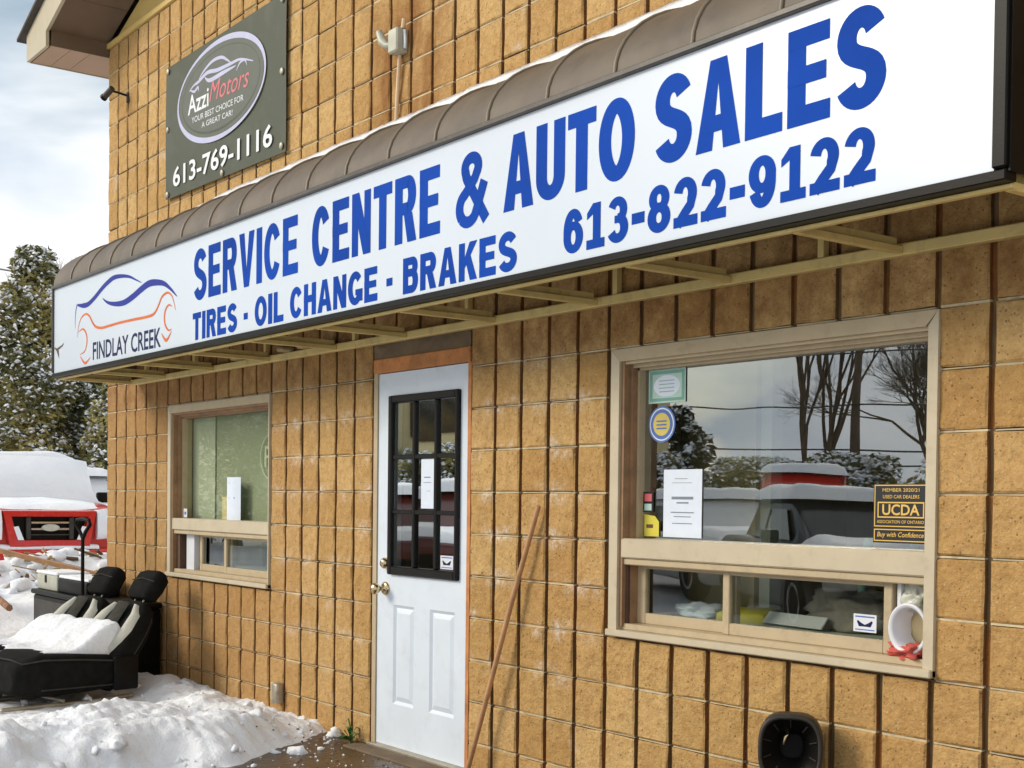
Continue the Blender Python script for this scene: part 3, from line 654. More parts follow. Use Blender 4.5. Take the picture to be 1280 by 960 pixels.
def glyph(ch, w, h, v, t):
    """w x h box, upright stem v, level stroke t"""
    if ch == 'E': return [rect(0, 0, v, h), rect(0, 0, w, t), rect(0, h - t, w * .97, h), rect(0, h / 2 - t * .42, w * .9, h / 2 + t * .5)]
    if ch == 'F': return [rect(0, 0, v, h), rect(0, h - t, w, h), rect(0, h / 2 - t * .45, w * .9, h / 2 + t * .45)]
    if ch == 'L': return [rect(0, 0, v, h), rect(0, 0, w, t)]
    if ch == 'I': return [rect(0, 0, v, h)]
    if ch == 'T': return [rect(w / 2 - v / 2, 0, w / 2 + v / 2, h), rect(0, h - t, w, h)]
    if ch == 'H': return [rect(0, 0, v, h), rect(w - v, 0, w, h), rect(0, h / 2 - t * .4, w, h / 2 + t * .6)]
    if ch == 'N': return [rect(0, 0, v * .9, h), rect(w - v * .9, 0, w, h), poly((0, h), (v * 1.02, h), (w, 0), (w - v * 1.02, 0))]
    if ch == 'V': c = w / 2; return [poly((0, h), (v * 1.05, h), (c + v * .08, t * 1.1), (c + v * .45, 0), (c - v * .5, 0)), poly((w, h), (w - v * 1.05, h), (c - v * .08, t * 1.1), (c - v * .45, 0), (c + v * .5, 0))]
    if ch == 'A': c = w / 2; return [poly((0, 0), (v * 1.05, 0), (c + v * .02, h * .80), (c + v * .1, h), (c - v * .52, h)), poly((w, 0), (w - v * 1.05, 0), (c - v * .02, h * .80), (c - v * .1, h), (c + v * .52, h)), rect(w * .22, h * .20, w * .78, h * .20 + t * .9)]
    if ch == 'K': return [rect(0, 0, v, h), poly((v * .9, h * .30), (v * .9, h * .56), (w - v * 1.25, h), (w, h)), poly((v * 1.15, h * .52), (v * 1.85, h * .72), (w, 0), (w - v * 1.15, 0))]
    if ch == 'C': return [strip(arc(w / 2, h / 2, w / 2 - v / 2, h / 2 - t / 2, 32, 328), v, t)]
    if ch == 'G': return [strip(arc(w / 2, h / 2, w / 2 - v / 2, h / 2 - t / 2, 38, 318), v, t), rect(w - v, h * .1, w, h * .46), rect(w * .52, h * .46 - t * .8, w, h * .46)]
    if ch == 'O': return [strip(arc(w / 2, h / 2, w / 2 - v / 2, h / 2 - t / 2, 0, 360, 44), v, t)]
    if ch == '0': return glyph('O', w, h, v, t)
    if ch == 'U': r = (w - v) / 2; ry = r * 1.15; return [strip([(v / 2, h), (v / 2, h * .6)] + arc(w / 2, ry + t / 2, r, ry, 180, 360) + [(w - v / 2, h * .6), (w - v / 2, h)], v, t)]
    if ch in 'RPB':
        bx = w - v / 2 - v * .02
        def bowl(y0, y1, xr):
            cy = (y0 + y1) / 2; ry = (y1 - y0 - t) / 2; c = xr - ry * .62 * (w / h if w < h else 1) * 1.5
            c = max(v, min(c, xr - .01 * w)); return strip([(v * .6, y1 - t / 2), (c, y1 - t / 2)] + arc(c, cy, xr - c, ry, 84, -84, 14) + [(c, y0 + t / 2), (v * .6, y0 + t / 2)], v, t)
        if ch == 'P': return [rect(0, 0, v, h), bowl(h * .40, h, bx)]
        if ch == 'B': return [rect(0, 0, v, h), bowl(h * .46, h, bx * .96), bowl(0, h * .46 + t, bx)]
        return [rect(0, 0, v, h), bowl(h * .42, h, bx - v * .06), poly((w * .42, h * .44), (w * .42 + v * 1.05, h * .44), (w, 0), (w - v * 1.12, 0))]
    if ch == 'S':
        rx = (w - v) / 2; ry = (h - t) / 4; c1 = h - t / 2 - ry; c2 = t / 2 + ry
        xl, xr = w / 2 - rx * .95, w / 2 + rx; p = arc(w / 2, c1, rx * .95, ry, 20, 180); k = (c1 - c2) * .60
        for q in range(1, 12):
            a = q / 12; b = 1 - a; p.append((b ** 3 * xl + 3 * b * b * a * xl + 3 * b * a * a * xr + a ** 3 * xr, b ** 3 * c1 + 3 * b * b * a * (c1 - k) + 3 * b * a * a * (c2 + k) + a ** 3 * c2))
        p += arc(w / 2, c2, rx, ry, 0, -160)
        return [strip(p, v, t * 1.06)]
    if ch == '&':
        p = [(w * .97, h * .03), (w * .70, h * .30), (w * .34, h * .66)] + arc(w * .50, h * .79, w * .21, h * .21 - t / 2 * .9, 205, -20, 16) + [(w * .60, h * .63), (w * .38, h * .49)] + arc(w * .40, h * .255, w * .40 - v * .45, h * .255 - t / 2 * .6, 115, 330, 18) + [(w * .80, h * .40), (w * .90, h * .56)]
        return [strip(p[:4], v * .86, t * .9), strip(p[2:22], v * .86, t * .9), strip(p[19:32], v * .86, t * .9), strip(p[31:], v * .86, t * .9)]
    if ch == '-': return [rect(0, h * .30, w, h * .30 + t * 1.15)]
    if ch == '1': return [rect(w * .5 - v * .3, 0, w * .5 + v * .7, h), poly((w * .5, h), (w * .5 - v * .3, h), (w * .06, h * .80), (w * .06, h * .66), (w * .5, h * .80)), rect(w * .04, 0, w, t)]
    if ch == '2':
        rx = (w - v) / 2; cy = h - t / 2 - h * .24
        return [strip(arc(w * .48, cy, rx * .96, h * .24, 170, -28) + [(w * .70, h * .42), (w * .42, h * .24), (w * .17, h * .05)], v * .98, t), rect(0, 0, w, t * 1.05)]
    if ch == '3':
        rx = (w - v) / 2; return [strip(arc(w * .47, h - t / 2 - (h - t) / 4, rx * .9, (h - t) / 4, 160, -80), v * .92, t * .95), strip(arc(w * .48, t / 2 + (h - t) * .27, rx, (h - t) * .27, 92, -158), v, t), rect(w * .34, h * .5 - t * .35, w * .56, h * .5 + t * .45)]
    if ch == '8':
        rx = (w - v) / 2; a = (h - t) / 4; return [strip(arc(w / 2, h - t / 2 - a * .95, rx * .88, a * .95, 0, 360, 32), v * .92, t * .9), strip(arc(w / 2, t / 2 + a * 1.07, rx, a * 1.07, 0, 360, 32), v, t)]
    if ch in '69':
        rx = (w - v) / 2; b = h * .30
        p1 = strip(arc(w / 2, t / 2 + b - t * .2, rx, b - t * .2, 0, 360, 36), v, t * .95)
        p2 = strip([(v / 2, h * .32)] + arc(w / 2, h * .5, rx, h / 2 - t / 2, 186, 28, 18), v, t)
        if ch == '6': return [p1, p2]
        return [tuple([p[0]] + [[(w - x, h - y) for x, y in q] for q in p[1:]]) for p in (p1, p2)]
    if ch == '7': return [rect(0, h - t, w, h), poly((w - v * 1.2, h - t), (w, h - t), (w * .45 + v * .5, 0), (w * .45 - v * .55, 0))]
    return []
def letter(ch, x, z, w, h, v, t, y, mat, parent, grow=0, name='letter'):
    mb = MB()
    for k, p in enumerate(glyph(ch, w, h, v, t)):
        yy = y - .00025 * k
        if p[0] == 'p': mb.add([(x + a, yy, z + b) for a, b in p[1]], [tuple(range(len(p[1])))])
        else:
            n = len(p[1]); vs = [(x + a, yy, z + b) for a, b in p[1]] + [(x + a, yy, z + b) for a, b in p[2]]
            mb.add(vs, [(i, i + 1, n + i + 1, n + i) for i in range(n - 1)])
    return mb.build(name, mat, parent)
REL = dict(S=.98, E=.90, R=1.0, V=1.02, I=.36, C=1.02, N=.96, T=.90, A=1.08, U=.98, O=1.08, L=.84, H=.96, G=1.04, B=.98, K=1.04, F=.86, D=1, Y=1, P=.95)
def word(txt, x0, x1, z, h, v, t, y, mat, parent, gap=.14, rel=None, name='letter'):
    r = [(rel or REL).get(c, .95) for c in txt]; tot = sum(r) + gap * (len(r) - 1); u = (x1 - x0) / tot; x = x0
    for c, q in zip(txt, r):
        w = q * u; vv = w if c == 'I' else v
        letter(c, x, z, w, h, vv, t, y, mat, parent, name=name); x += w + gap * u
def text_mesh(txt, x0, x1, z0, z1, y, mat, parent, name='lettering', off=0, shear=0, slope=0, label=None, split=False):
    cu = bpy.data.curves.new('t', 'FONT'); cu.body = txt; cu.offset = off; cu.shear = shear; cu.resolution_u = 3
    ob = bpy.data.objects.new('t', cu); C.objects.link(ob); dg = bpy.context.evaluated_depsgraph_get(); me0 = ob.evaluated_get(dg).to_mesh()
    vs = [v.co.copy() for v in me0.vertices]; fs = [tuple(p.vertices) for p in me0.polygons]; ob.evaluated_get(dg).to_mesh_clear()
    bpy.data.objects.remove(ob); bpy.data.curves.remove(cu)
    a, b = min(v.x for v in vs), max(v.x for v in vs); c, d = min(v.y for v in vs), max(v.y for v in vs)
    if split:
        par = list(range(len(vs)))
        def fd(i):
            while par[i] != i: par[i] = par[par[i]]; i = par[i]
            return i
        for f in fs:
            for i in f[1:]: par[fd(i)] = fd(f[0])
        cl = {}
        for i, f in enumerate(fs): cl.setdefault(fd(f[0]), []).append(f)
        gr = sorted([[min(vs[i].x for f in F for i in f), max(vs[i].x for f in F for i in f), F] for F in cl.values()], key=lambda g: g[0]); out = []
        for g in gr:
            if out and g[0] < out[-1][1] - .3 * min(g[1] - g[0], out[-1][1] - out[-1][0]) and g[1] - g[0] < .25: out[-1][2] += g[2]; out[-1][1] = max(out[-1][1], g[1])
            else: out.append(list(g))
        for g in out:
            ids = sorted({i for f in g[2] for i in f}); mp_ = {q: k for k, q in enumerate(ids)}
            mb = MB(); mb.add([(x0 + (vs[q].x - a) / (b - a) * (x1 - x0), y, z0 + (vs[q].y - c) / (d - c) * (z1 - z0) + slope * (vs[q].x - a) / (b - a)) for q in ids], [tuple(mp_[i] for i in f) for f in g[2]]); mb.build('letter', mat, parent)
        return
    mb = MB(); mb.add([(x0 + (v.x - a) / (b - a) * (x1 - x0), y, z0 + (v.y - c) / (d - c) * (z1 - z0) + slope * (v.x - a) / (b - a)) for v in vs], fs)
    return mb.build(name, mat, parent, label=label)

# ------------------------------------------------------------------ canopy with sign
A = thing('sign_canopy', 'long white business sign on a brown curved canopy above the door', 'canopy sign')
SX0, SX1, SY, SZ0, SZ1 = .626, 8.237, -.62, 2.205, 2.818
MB().box(SX0 + .012, SX1 - .012, SY, SY + .03, SZ0 + .007, SZ1 - .004).build('sign_face', M['sign_white'], A)
fr = MB(); fr.bbox(SX0, SX1 + .03, SY - .014, SY + .04, SZ0 - .022, SZ0 + .006, .003); fr.build('bottom_frame', M['black_metal'], A)
fr = MB(); fr.bbox(SX0 - .005, SX0 + .0118, SY - .014, SY + .04, SZ0 + .012, SZ1, .003); fr.build('end_frame', M['canopy_edge'], A)
fr = MB(); fr.bbox(SX1 - .0118, SX1 + .03, SY - .014, SY + .04, SZ0 + .012, SZ1 + .02, .004); fr.build('end_frame', M['black_metal'], A)
fr = MB(); fr.bbox(SX0 - .004, SX1 + .03, SY - .022, SY + .02, SZ1 - .003, SZ1 + .018, .003); fr.build('drip_edge', M['canopy_edge'], A)
# panel seams on the sign face
CZ, CA, CB = SZ1 + .016, .622, .345
def cpt(x, th, k=1.0): return (x, -CA * k * math.cos(th), CZ + CB * k * math.sin(th))
ribs = [SX0, 1.006, 1.372, 1.765, 2.145, 2.535, 2.93, 3.315, 3.70, 4.08, 4.46, 4.84, 5.215, 5.59, 5.965, 6.345, 6.727, 7.11, 7.49, 7.87, SX1 + .03]
nT = 12
for a, b in zip(ribs, ribs[1:]):
    rings = []
    n = 8
    for i in range(n + 1):
        u = i / n; x = a + (b - a) * u
        k = 1 - .019 * math.sin(math.pi * u) ** .8 * (1 if u < .5 else .75) + .008 * random.uniform(-1, 1) * math.sin(math.pi * u)
        rings.append([cpt(x, math.pi / 2 * j / nT, 1 - (1 - k) * math.sin(math.pi * min(1, .12 + j / nT * .9))) for j in range(nT + 1)])
    mb = MB(); mb.loft(rings, 0, closed=False, caps=False); mb.build('canopy_panel', M['canopy'], A)
    mb = MB(); mb.tube([cpt(b, math.pi / 2 * j / nT, 1.004) for j in range(nT + 1)], .0075, 6); mb.build('canopy_rib', M['canopy_rib'], A)
for x in (SX0, SX1 + .03):
    p = [(SY, SZ0), (SY, CZ)] + [(-CA * math.cos(math.pi / 2 * j / nT), CZ + CB * math.sin(math.pi / 2 * j / nT)) for j in range(1, nT + 1)] + [(-.005, SZ0)]
    mb = MB(); n = len(p); xx = x + (.006 if x > 3 else -.006)
    mb.add([(x, a, b) for a, b in p] + [(xx, a, b) for a, b in p], [tuple(range(n)), tuple(range(2 * n - 1, n - 1, -1))] + [(i, (i + 1) % n, n + (i + 1) % n, n + i) for i in range(n)])
    mb.build('end_cap', M['black_metal'] if x > 3 else M['canopy'], A)
# frame below
MB().bbox(.68, 10.9, -.052, -.012, 2.163, 2.203, .004).build('wall_rail', M['rail'], A)
MB().bbox(SX0 + .01, SX1 + .02, SY + .032, SY + .055, 2.170, 2.182, .002).build('front_rail', M['rail'], A)
for i, x in enumerate((.67, 1.30, 2.10, 2.92, 3.74, 4.47, 5.24, 5.97, 6.74, 7.51, 8.235)):
    MB().bbox(x - .013, x + .013, SY + .056, -.053, 2.168, 2.192, .002).build('strut', M['rail'], A)
    MB().bbox(x - .013, x - .010, SY + .06, -.055, 2.193, 2.222, .001).build('strut_flange', M['rail'], A)
for x in (.9, 1.77, 2.84, 3.92, 5.0, 6.08, 7.17, 8.15): MB().bbox(x - .014, x + .014, -.045, -.015, 2.204, 3.0, .002).build('wall_post', M['rail'], A)
mb = MB()
for x in (1.9, 2.45, 3.1, 3.35, 3.6): mb.bbox(x, x + .09, -.10, -.02, 2.204, 2.204 + .02 + random.random() * .02, .012)
mb.build('nest_rubble', M['debris2'], A, kind='stuff')
# dusting of snow where the canopy meets the wall
mb = MB(); rings = []
for i in range(301):
    x = SX0 + .06 + (SX1 - SX0 - .1) * i / 300; h = .06 + .100 * sm(.9, 2.2, x) + .009 * fbm(x, 0, 0, 2.3, 4) + .004 * fbm(x, 4, 0, 14, 3); w = .10 + .05 * fbm(x, 2, 0, 3, 3)
    z = CZ + CB
    rings.append([(x, -.002, z - .01), (x, -.002, z + h), (x, -w * .5, z + h * .72), (x, -w * 1.3, z + h * .25), (x, -w * 1.9, z - .03), (x, -w * 1.9, z - .06)])
mb.loft(rings, 0, closed=True); mb.build('snow_dusting', M['snow_clean'], A, kind='stuff')
# print
LY = SY - .0012
word('SERVICE', 3.106, 4.369, 2.452, .288, .060, .053, LY, M['blue'], A)
word('CENTRE', 4.513, 5.630, 2.452, .288, .063, .053, LY, M['blue'], A)
letter('&', 5.745, 2.449, .222, .295, .062, .052, LY, M['blue'], A)
word('AUTO', 6.075, 6.833, 2.462, .290, .066, .055, LY, M['blue'], A, gap=.09)
word('SALES', 6.932, 7.880, 2.474, .290, .070, .058, LY, M['blue'], A, gap=.11)
for tx, a, b in (('TIRES', 3.096, 3.680), ('-', 3.761, 3.809), ('OIL', 3.893, 4.218), ('CHANGE', 4.289, 5.130), ('-', 5.207, 5.257), ('BRAKES', 5.344, 6.166)):
    if tx == '-': letter('-', a, 2.228 + .008, b - a, .15, .03, .03, LY, M['blue'], A)
    else: word(tx, a, b, 2.229, .155, .042, .034, LY, M['blue'], A, gap=.13)
x = 6.450; wds = {'-': .075}
ph = '613-822-9122'; rel = {'-': .58, '1': .92}
r = [rel.get(c, 1) for c in ph]; u = (7.849 - 6.450) / (sum(r) + .14 * 11)
for c, q in zip(ph, r):
    letter(c, x, 2.243 + (x - 6.45) * .012, q * u, .162, .042, .033, LY, M['blue'], A, name='digit'); x += q * u + .14 * u
text_mesh('FINDLAY CREEK', 1.447, 2.625, 2.246, 2.366, LY, M['navy'], A, off=.014, slope=-.012, split=True)
def curve_ribbon(pts, wfn, y, mat, parent, name, sub=8):
    P = [Vector((a, b)) for a, b in pts]; out = []
    for i in range(len(P) - 1):
        p0, p1, p2, p3 = P[max(0, i - 1)], P[i], P[i + 1], P[min(len(P) - 1, i + 2)]
        for s_ in range(sub):
            t = s_ / sub; out.append(.5 * ((2 * p1) + (-p0 + p2) * t + (2 * p0 - 5 * p1 + 4 * p2 - p3) * t * t + (-p0 + 3 * p1 - 3 * p2 + p3) * t ** 3))
    out.append(P[-1]); st = strip([(v.x, v.y) for v in out], 1, 1, tap=wfn); n = len(st[1])
    mb = MB(); mb.add([(a, y, b) for a, b in st[1]] + [(a, y, b) for a, b in st[2]], [(i, i + 1, n + i + 1, n + i) for i in range(n - 1)])
    return mb.build(name, mat, parent)
hump = lambda mx_, mn=.003, p=1.0: (lambda t: mn + (mx_ - mn) * math.sin(math.pi * t) ** p)
curve_ribbon([(1.139, 2.650), (1.245, 2.634), (1.352, 2.633), (1.478, 2.662), (1.602, 2.702), (1.722, 2.733), (1.84, 2.75), (1.975, 2.742), (2.107, 2.721), (2.217, 2.688), (2.311, 2.659)], lambda t: .004 + .030 * min(1, 6 * t + .3) * min(1, 2.2 * (1 - t)), LY, M['logo_blue'], A, 'logo_swoosh')
curve_ribbon([(1.627, 2.640), (1.724, 2.602), (1.862, 2.577), (2.016, 2.569), (2.164, 2.588), (2.308, 2.618), (2.432, 2.637), (2.552, 2.63), (2.67, 2.608), (2.769, 2.565), (2.867, 2.509)], hump(.044, .003, .8), LY - .0002, M['logo_blue'], A, 'logo_swoosh')
curve_ribbon([(1.13, 2.656), (1.102, 2.609), (1.091, 2.55), (1.097, 2.49)], lambda t: .012 * (1 - t) + .002, LY, M['logo_blue'], A, 'logo_swoosh')
curve_ribbon([(1.138, 2.426), (1.159, 2.499), (1.213, 2.552), (1.3, 2.571), (1.375, 2.55), (1.439, 2.5), (1.502, 2.466), (1.605, 2.448), (1.746, 2.447), (1.941, 2.448), (2.166, 2.444), (2.417, 2.438), (2.521, 2.447), (2.588, 2.489), (2.638, 2.532), (2.72, 2.548), (2.786, 2.524), (2.819, 2.483), (2.844, 2.432)], lambda t: .005 + .011 * math.sin(math.pi * t) + .004 * math.sin(math.pi * t * 2) ** 2, LY - .0001, M['logo_orange'], A, 'logo_swoosh')
curve_ribbon([(1.159, 2.462), (1.247, 2.475), (1.312, 2.439), (1.33, 2.386), (1.292, 2.324), (1.194, 2.304)], hump(.018), LY, M['logo_orange'], A, 'logo_swoosh')
curve_ribbon([(1.195, 2.295), (1.293, 2.239), (1.4, 2.271)], hump(.018), LY, M['logo_orange'], A, 'logo_swoosh')
curve_ribbon([(2.795, 2.457), (2.746, 2.473), (2.697, 2.451), (2.678, 2.408), (2.69, 2.362), (2.74, 2.324), (2.789, 2.327)], hump(.02), LY, M['logo_orange'], A, 'logo_swoosh')
curve_ribbon([(2.633, 2.316), (2.708, 2.267), (2.789, 2.314)], hump(.02), LY, M['logo_orange'], A, 'logo_swoosh')
mb = MB(); mb.add([(.63, LY - .001, 2.405), (.70, LY - .001, 2.388), (.82, LY - .001, 2.404), (.86, LY - .001, 2.418), (.83, LY - .001, 2.396), (.74, LY - .001, 2.376), (.755, LY - .001, 2.31), (.70, LY - .001, 2.368)], [(0, 1, 2, 3, 4, 5, 6, 7)]); mb.build('crack', M['dark_wood'], A)

# ------------------------------------------------------------------ banner
G = thing('banner', 'dark green vinyl banner with an oval car logo high on the wall', 'banner')
BX0, BX1, BZ0, BZ1 = 1.226, 3.064, 3.44, 4.366
mb = heightfield(0, 1, 0, 1, 30, 16, lambda x, y: 0)
def bz(x, z): return -.026 - .004 * math.sin(x * 5 + z * 3) * math.sin(math.pi * z)
mb.v = [(BX0 + (BX1 - BX0) * x, bz(x, y), BZ0 + (BZ1 - BZ0) * y - .028 * x * (1 - y)) for x, y, z in mb.v]; mb.build('banner_sheet', M['banner'], G)
by = -.0325
def oval(cx, cz, rx, rz, n=64): return [(cx + rx * math.cos(2 * math.pi * i / n), cz + rz * math.sin(2 * math.pi * i / n)) for i in range(n + 1)]
cx, cz = 2.125, 4.008
o = oval(cx, cz, .655, .30); mb = MB(); mb.add([(a, by, b - .025 * (a - cx)) for a, b in o[:-1]], [tuple(range(64))]); mb.build('oval_print', M['banner_pale'], G)
def ringp(rx, rz, wfn, y, mat, name):
    o = oval(cx, cz, rx, rz); st = strip([(a, b - .025 * (a - cx)) for a, b in o], 1, 1, tap=wfn); n = len(st[1])
    mb = MB(); mb.add([(a, y, b) for a, b in st[1]] + [(a, y, b) for a, b in st[2]], [(i, i + 1, n + i + 1, n + i) for i in range(n - 1)]); mb.build(name, mat, G)
ringp(.672, .312, lambda t: .018 + .020 * (math.sin(2 * math.pi * t + .6) ** 2), by - .0006, M['banner_lilac'], 'oval_ring')
ringp(.60, .262, lambda t: .004 + .012 * max(0, -math.sin(2 * math.pi * t)), by - .0006, M['banner'], 'oval_ring')
curve_ribbon([(1.645, 4.105), (1.72, 4.128), (1.80, 4.135), (1.94, 4.16), (2.10, 4.138), (2.288, 4.128), (2.45, 4.118), (2.63, 4.062)], hump(.026, .006), by - .0008, M['banner_lilac'], G, 'car_outline')
curve_ribbon([(1.79, 4.135), (1.87, 4.18), (2.02, 4.215), (2.16, 4.205), (2.25, 4.165), (2.31, 4.13)], hump(.022, .005), by - .001, M['banner_lilac'], G, 'car_outline')
curve_ribbon([(1.66, 4.11), (1.73, 4.085), (1.79, 4.10), (1.80, 4.07)], hump(.02, .005), by - .001, M['banner_lilac'], G, 'car_outline')
curve_ribbon([(1.90, 4.14), (1.98, 4.10), (2.2, 4.098), (2.38, 4.095)], hump(.03, .004), by - .001, M['banner_lilac'], G, 'car_outline')
curve_ribbon([(2.39, 4.06), (2.44, 4.098), (2.51, 4.098), (2.54, 4.058)], hump(.016, .004), by - .001, M['banner_lilac'], G, 'car_outline')
text_mesh('Azzi', 1.625, 1.965, 3.945, 4.075, by - .0012, M['banner_white'], G, off=.012, slope=-.01, split=True)
text_mesh('Motors', 1.975, 2.575, 3.955, 4.085, by - .0014, M['banner_red'], G, shear=.35, off=.0, slope=-.035, split=True)
text_mesh('YOUR BEST CHOICE FOR', 1.69, 2.495, 3.878, 3.918, by - .0012, M['banner_white'], G, slope=-.03)
text_mesh('A GREAT CAR!', 1.855, 2.335, 3.813, 3.850, by - .0012, M['banner_white'], G, slope=-.022)
text_mesh('613-769-1116', 1.372, 2.90, 3.500, 3.640, by - .0012, M['banner_white'], G, off=.018, slope=-.022, split=True)
for x, z in ((1.27, 4.335), (1.27, 3.925), (1.27, 3.47), (3.02, 4.33), (3.02, 3.90), (3.02, 3.455), (2.18, 3.452)):
    mb = MB(); lathe(mb, [(.021, 0), (.021, -.005), (.012, -.008), (.003, -.008)], x, by, z, 12); mb.build('grommet', M['steel'], G)

# ------------------------------------------------------------------ fittings on the wall
J = thing('junction_box', 'grey electrical box with floodlight holder on upper wall', 'electrical box', (4.345, 0, 3.715))
MB().bbox(-.045, .045, -.075, .0, -.06, .065, .008).build('box_body', M['box_grey'], J)
MB().tube([(-.05, -.045, -.005), (-.085, -.055, .0), (-.12, -.06, .03), (-.14, -.07, .085)], [.018, .02, .026, .018], 10).build('lamp_holder', M['box_grey'], J)
MB().tube([(.035, -.03, .065), (.045, -.03, .11)], .012, 8).build('knockout_fitting', M['conduit'], J)
MB().tube([(.05, -.03, .05), (.065, -.035, 0), (.055, -.03, -.045)], .008, 6).build('cable_clip', M['white_plastic'], J)
mb = MB().tube([(4.335, -.02, 3.655), (4.315, -.018, 3.5), (4.30, -.018, 3.3), (4.30, -.018, 3.17)], .011, 8)
tag(mb.build('conduit', M['conduit']), 'thin tan conduit running down from electrical box to canopy', 'conduit')
K = thing('security_camera', 'small bullet camera on bracket near building corner', 'camera', (.40, 0, 4.37))
MB().tube([(.03, -.004, -.05), (.03, -.004, .02)], .016, 8).build('mount_plate', M['plastic_grey'], K)
MB().tube([(.03, -.015, .0), (.02, -.08, .012), (-.01, -.13, .025)], .009, 6).build('bracket_arm', M['black_metal'], K)
MB().tube([(-.075, -.15, -.012), (.02, -.125, .035)], .023, 12).build('camera_body', M['plastic_grey'], K)
MB().tube([(-.088, -.156, -.02), (-.072, -.15, -.01)], .027, 12).build('lens_hood', M['black_metal'], K)
U = thing('wall_outlet', 'weathered outdoor power outlet with cover low on wall', 'outlet', (2.98, 0, .155))
MB().bbox(-.06, -.0, -.028, .0, -.055, .055, .005).build('outlet_plate', M['alu_light'], U)
MB().bbox(.0, .075, -.055, .0, -.065, .06, .012).build('outlet_cover', M['steel'], U)
# floor-standing stick
mb = MB().tube([(5.085, -.085, -.01), (5.2, -.075, .30), (5.40, -.055, .86), (5.565, -.03, 1.315)], [.0125, .0125, .0122, .0115], 12)
tag(mb.build('wooden_stick', M['pole_wood']), 'long thin wooden stick leaning on the wall beside the door', 'stick')
# exhaust duct cap
V = thing('duct_cap', 'black plastic duct cap with open ribbed mouth on lower wall', 'vent', (7.165, -.155, .487), R(38)); V.scale = (.85, .85, .88)
rng_ = []
def octo(r, y, sq=1.08): return [(r * math.copysign(abs(math.cos(a)) ** .62, math.cos(a)), y, r * sq * math.copysign(abs(math.sin(a)) ** .75, math.sin(a))) for a in [2 * math.pi * k / 32 for k in range(32)]]
mb = MB(); mb.loft([octo(.118, .10), octo(.128, .06), octo(.130, -.03), octo(.127, -.05), octo(.118, -.055), octo(.112, -.045)], 0, caps=False); mb.add(octo(.118, .10), [tuple(range(32))]); mb.build('cap_shell', M['plastic_grey'], V)
mb = MB(); mb.loft([octo(.1118, -.046), octo(.085, -.01), octo(.05, .03), octo(.046, .07)], 0, caps=False); mb.add(octo(.046, .07), [tuple(range(32))]); mb.build('cap_mouth', M['plastic_black'], V)
for k in range(10):
    a = 2 * math.pi * k / 10 + .3; c_, s_ = math.cos(a), math.sin(a)
    MB().tube([(c_ * .112, -.045, s_ * .118), (c_ * .082, -.018, s_ * .086)], .0028, 5).build('mouth_rib', M['plastic_grey'], V)
mb = MB(); mb.tube([(-.03, .03, .012), (-.022, .02, .042), (-.012, .035, .05)], .008, 8); mb.build('nozzle', M['brass'], V)
MB().tube([(.0, .1, 0), (-.02, .16, 0)], .07, 14).build('duct_neck', M['plastic_black'], V)

# ------------------------------------------------------------------ things on the glass
GY = .0905
def sheet(name, x0, x1, z0, z1, mat, label, cat, y=GY, lines=(), lmat='print_grey', curl=0):
    o = thing(name, label, cat, ((x0 + x1) / 2, y, z0)); cx_ = (x0 + x1) / 2; n = 8
    pts = [((x0 - cx_) + (x1 - x0) * i / n, -curl * math.sin(math.pi * i / n)) for i in range(n + 1)]
    mb = MB(); mb.loft([[(px, py, 0), (px, py, z1 - z0)] for px, py in pts], 0, closed=False, caps=False); mb.build('sheet', M[mat], o)
    for a, b, c, d in lines: MB().box((x0 - cx_) + a * (x1 - x0), (x0 - cx_) + c * (x1 - x0), -curl * .8 - .0012, -curl * .8 - .0006, b * (z1 - z0), d * (z1 - z0)).build('printed_line', M[lmat], o)
    return o
ln = [(.3, .86, .62, .868), (.22, .80, .75, .806), (.22, .56, .78, .60), (.35, .50, .66, .52), (.2, .36, .8, .375), (.28, .30, .72, .312), (.24, .20, .76, .212)]
sheet('notice', 6.250, 6.472, 1.196, 1.474, 'paper', 'large white paper notice taped low on the right window', 'notice', lines=ln)
o = sheet('certificate', 6.152, 6.371, 1.750, 1.889, 'pale_teal', 'green bordered certificate in top left corner of right window', 'certificate')
for a in ((-.102, .102, .008, .020), (-.102, .102, .119, .131), (-.102, -.088, .02, .119), (.088, .102, .02, .119)): MB().box(a[0], a[1], -.0016, -.0008, a[2], a[3]).build('border', M['teal'], o)
mb = MB(); mb.add([(.078 * math.cos(a) , -.0012, .07 + .044 * math.sin(a)) for a in [6.2832 * k / 28 for k in range(28)]], [tuple(range(28))]); mb.build('oval_field', M['paper'], o)
for z in (.045, .06, .075, .09): MB().box(-.045, .045, -.0022, -.0016, z, z + .003).build('printed_line', M['teal'], o)
o = thing('seal_sticker', 'round blue and gold seal sticker below the certificate', 'sticker', (6.234, GY, 1.662))
for r, m_, y_, n_ in ((.080, 'seal_blue', 0, 'rim'), (.072, 'paper', -.0006, 'band'), (.066, 'seal_blue', -.0012, 'band'), (.050, 'seal_gold', -.0018, 'centre')):
    mb = MB(); mb.add([(r * math.cos(a), y_, r * .95 * math.sin(a)) for a in [6.2832 * k / 32 for k in range(32)]], [tuple(range(32))]); mb.build(n_, M[m_], o)
for z in (-.02, -.005, .01): MB().box(-.03, .03, -.0026, -.002, z, z + .006).build('printed_line', M['seal_blue'], o)
o = thing('card_sticker', 'small black card payment sticker above the yellow sticker', 'sticker', (6.158, GY, 1.298))
MB().box(-.032, .032, -.001, 0, 0, .084).build('backing', M['ucda_black'], o); MB().box(-.022, .022, -.002, -.0012, .044, .076).build('panel', M['banner_red'], o); MB().box(-.022, .022, -.002, -.0012, .006, .034).build('panel', M['pale_teal'], o)
o = thing('yellow_sticker', 'yellow sticker in the bottom left corner of right window', 'sticker', (6.18, GY, 1.196))
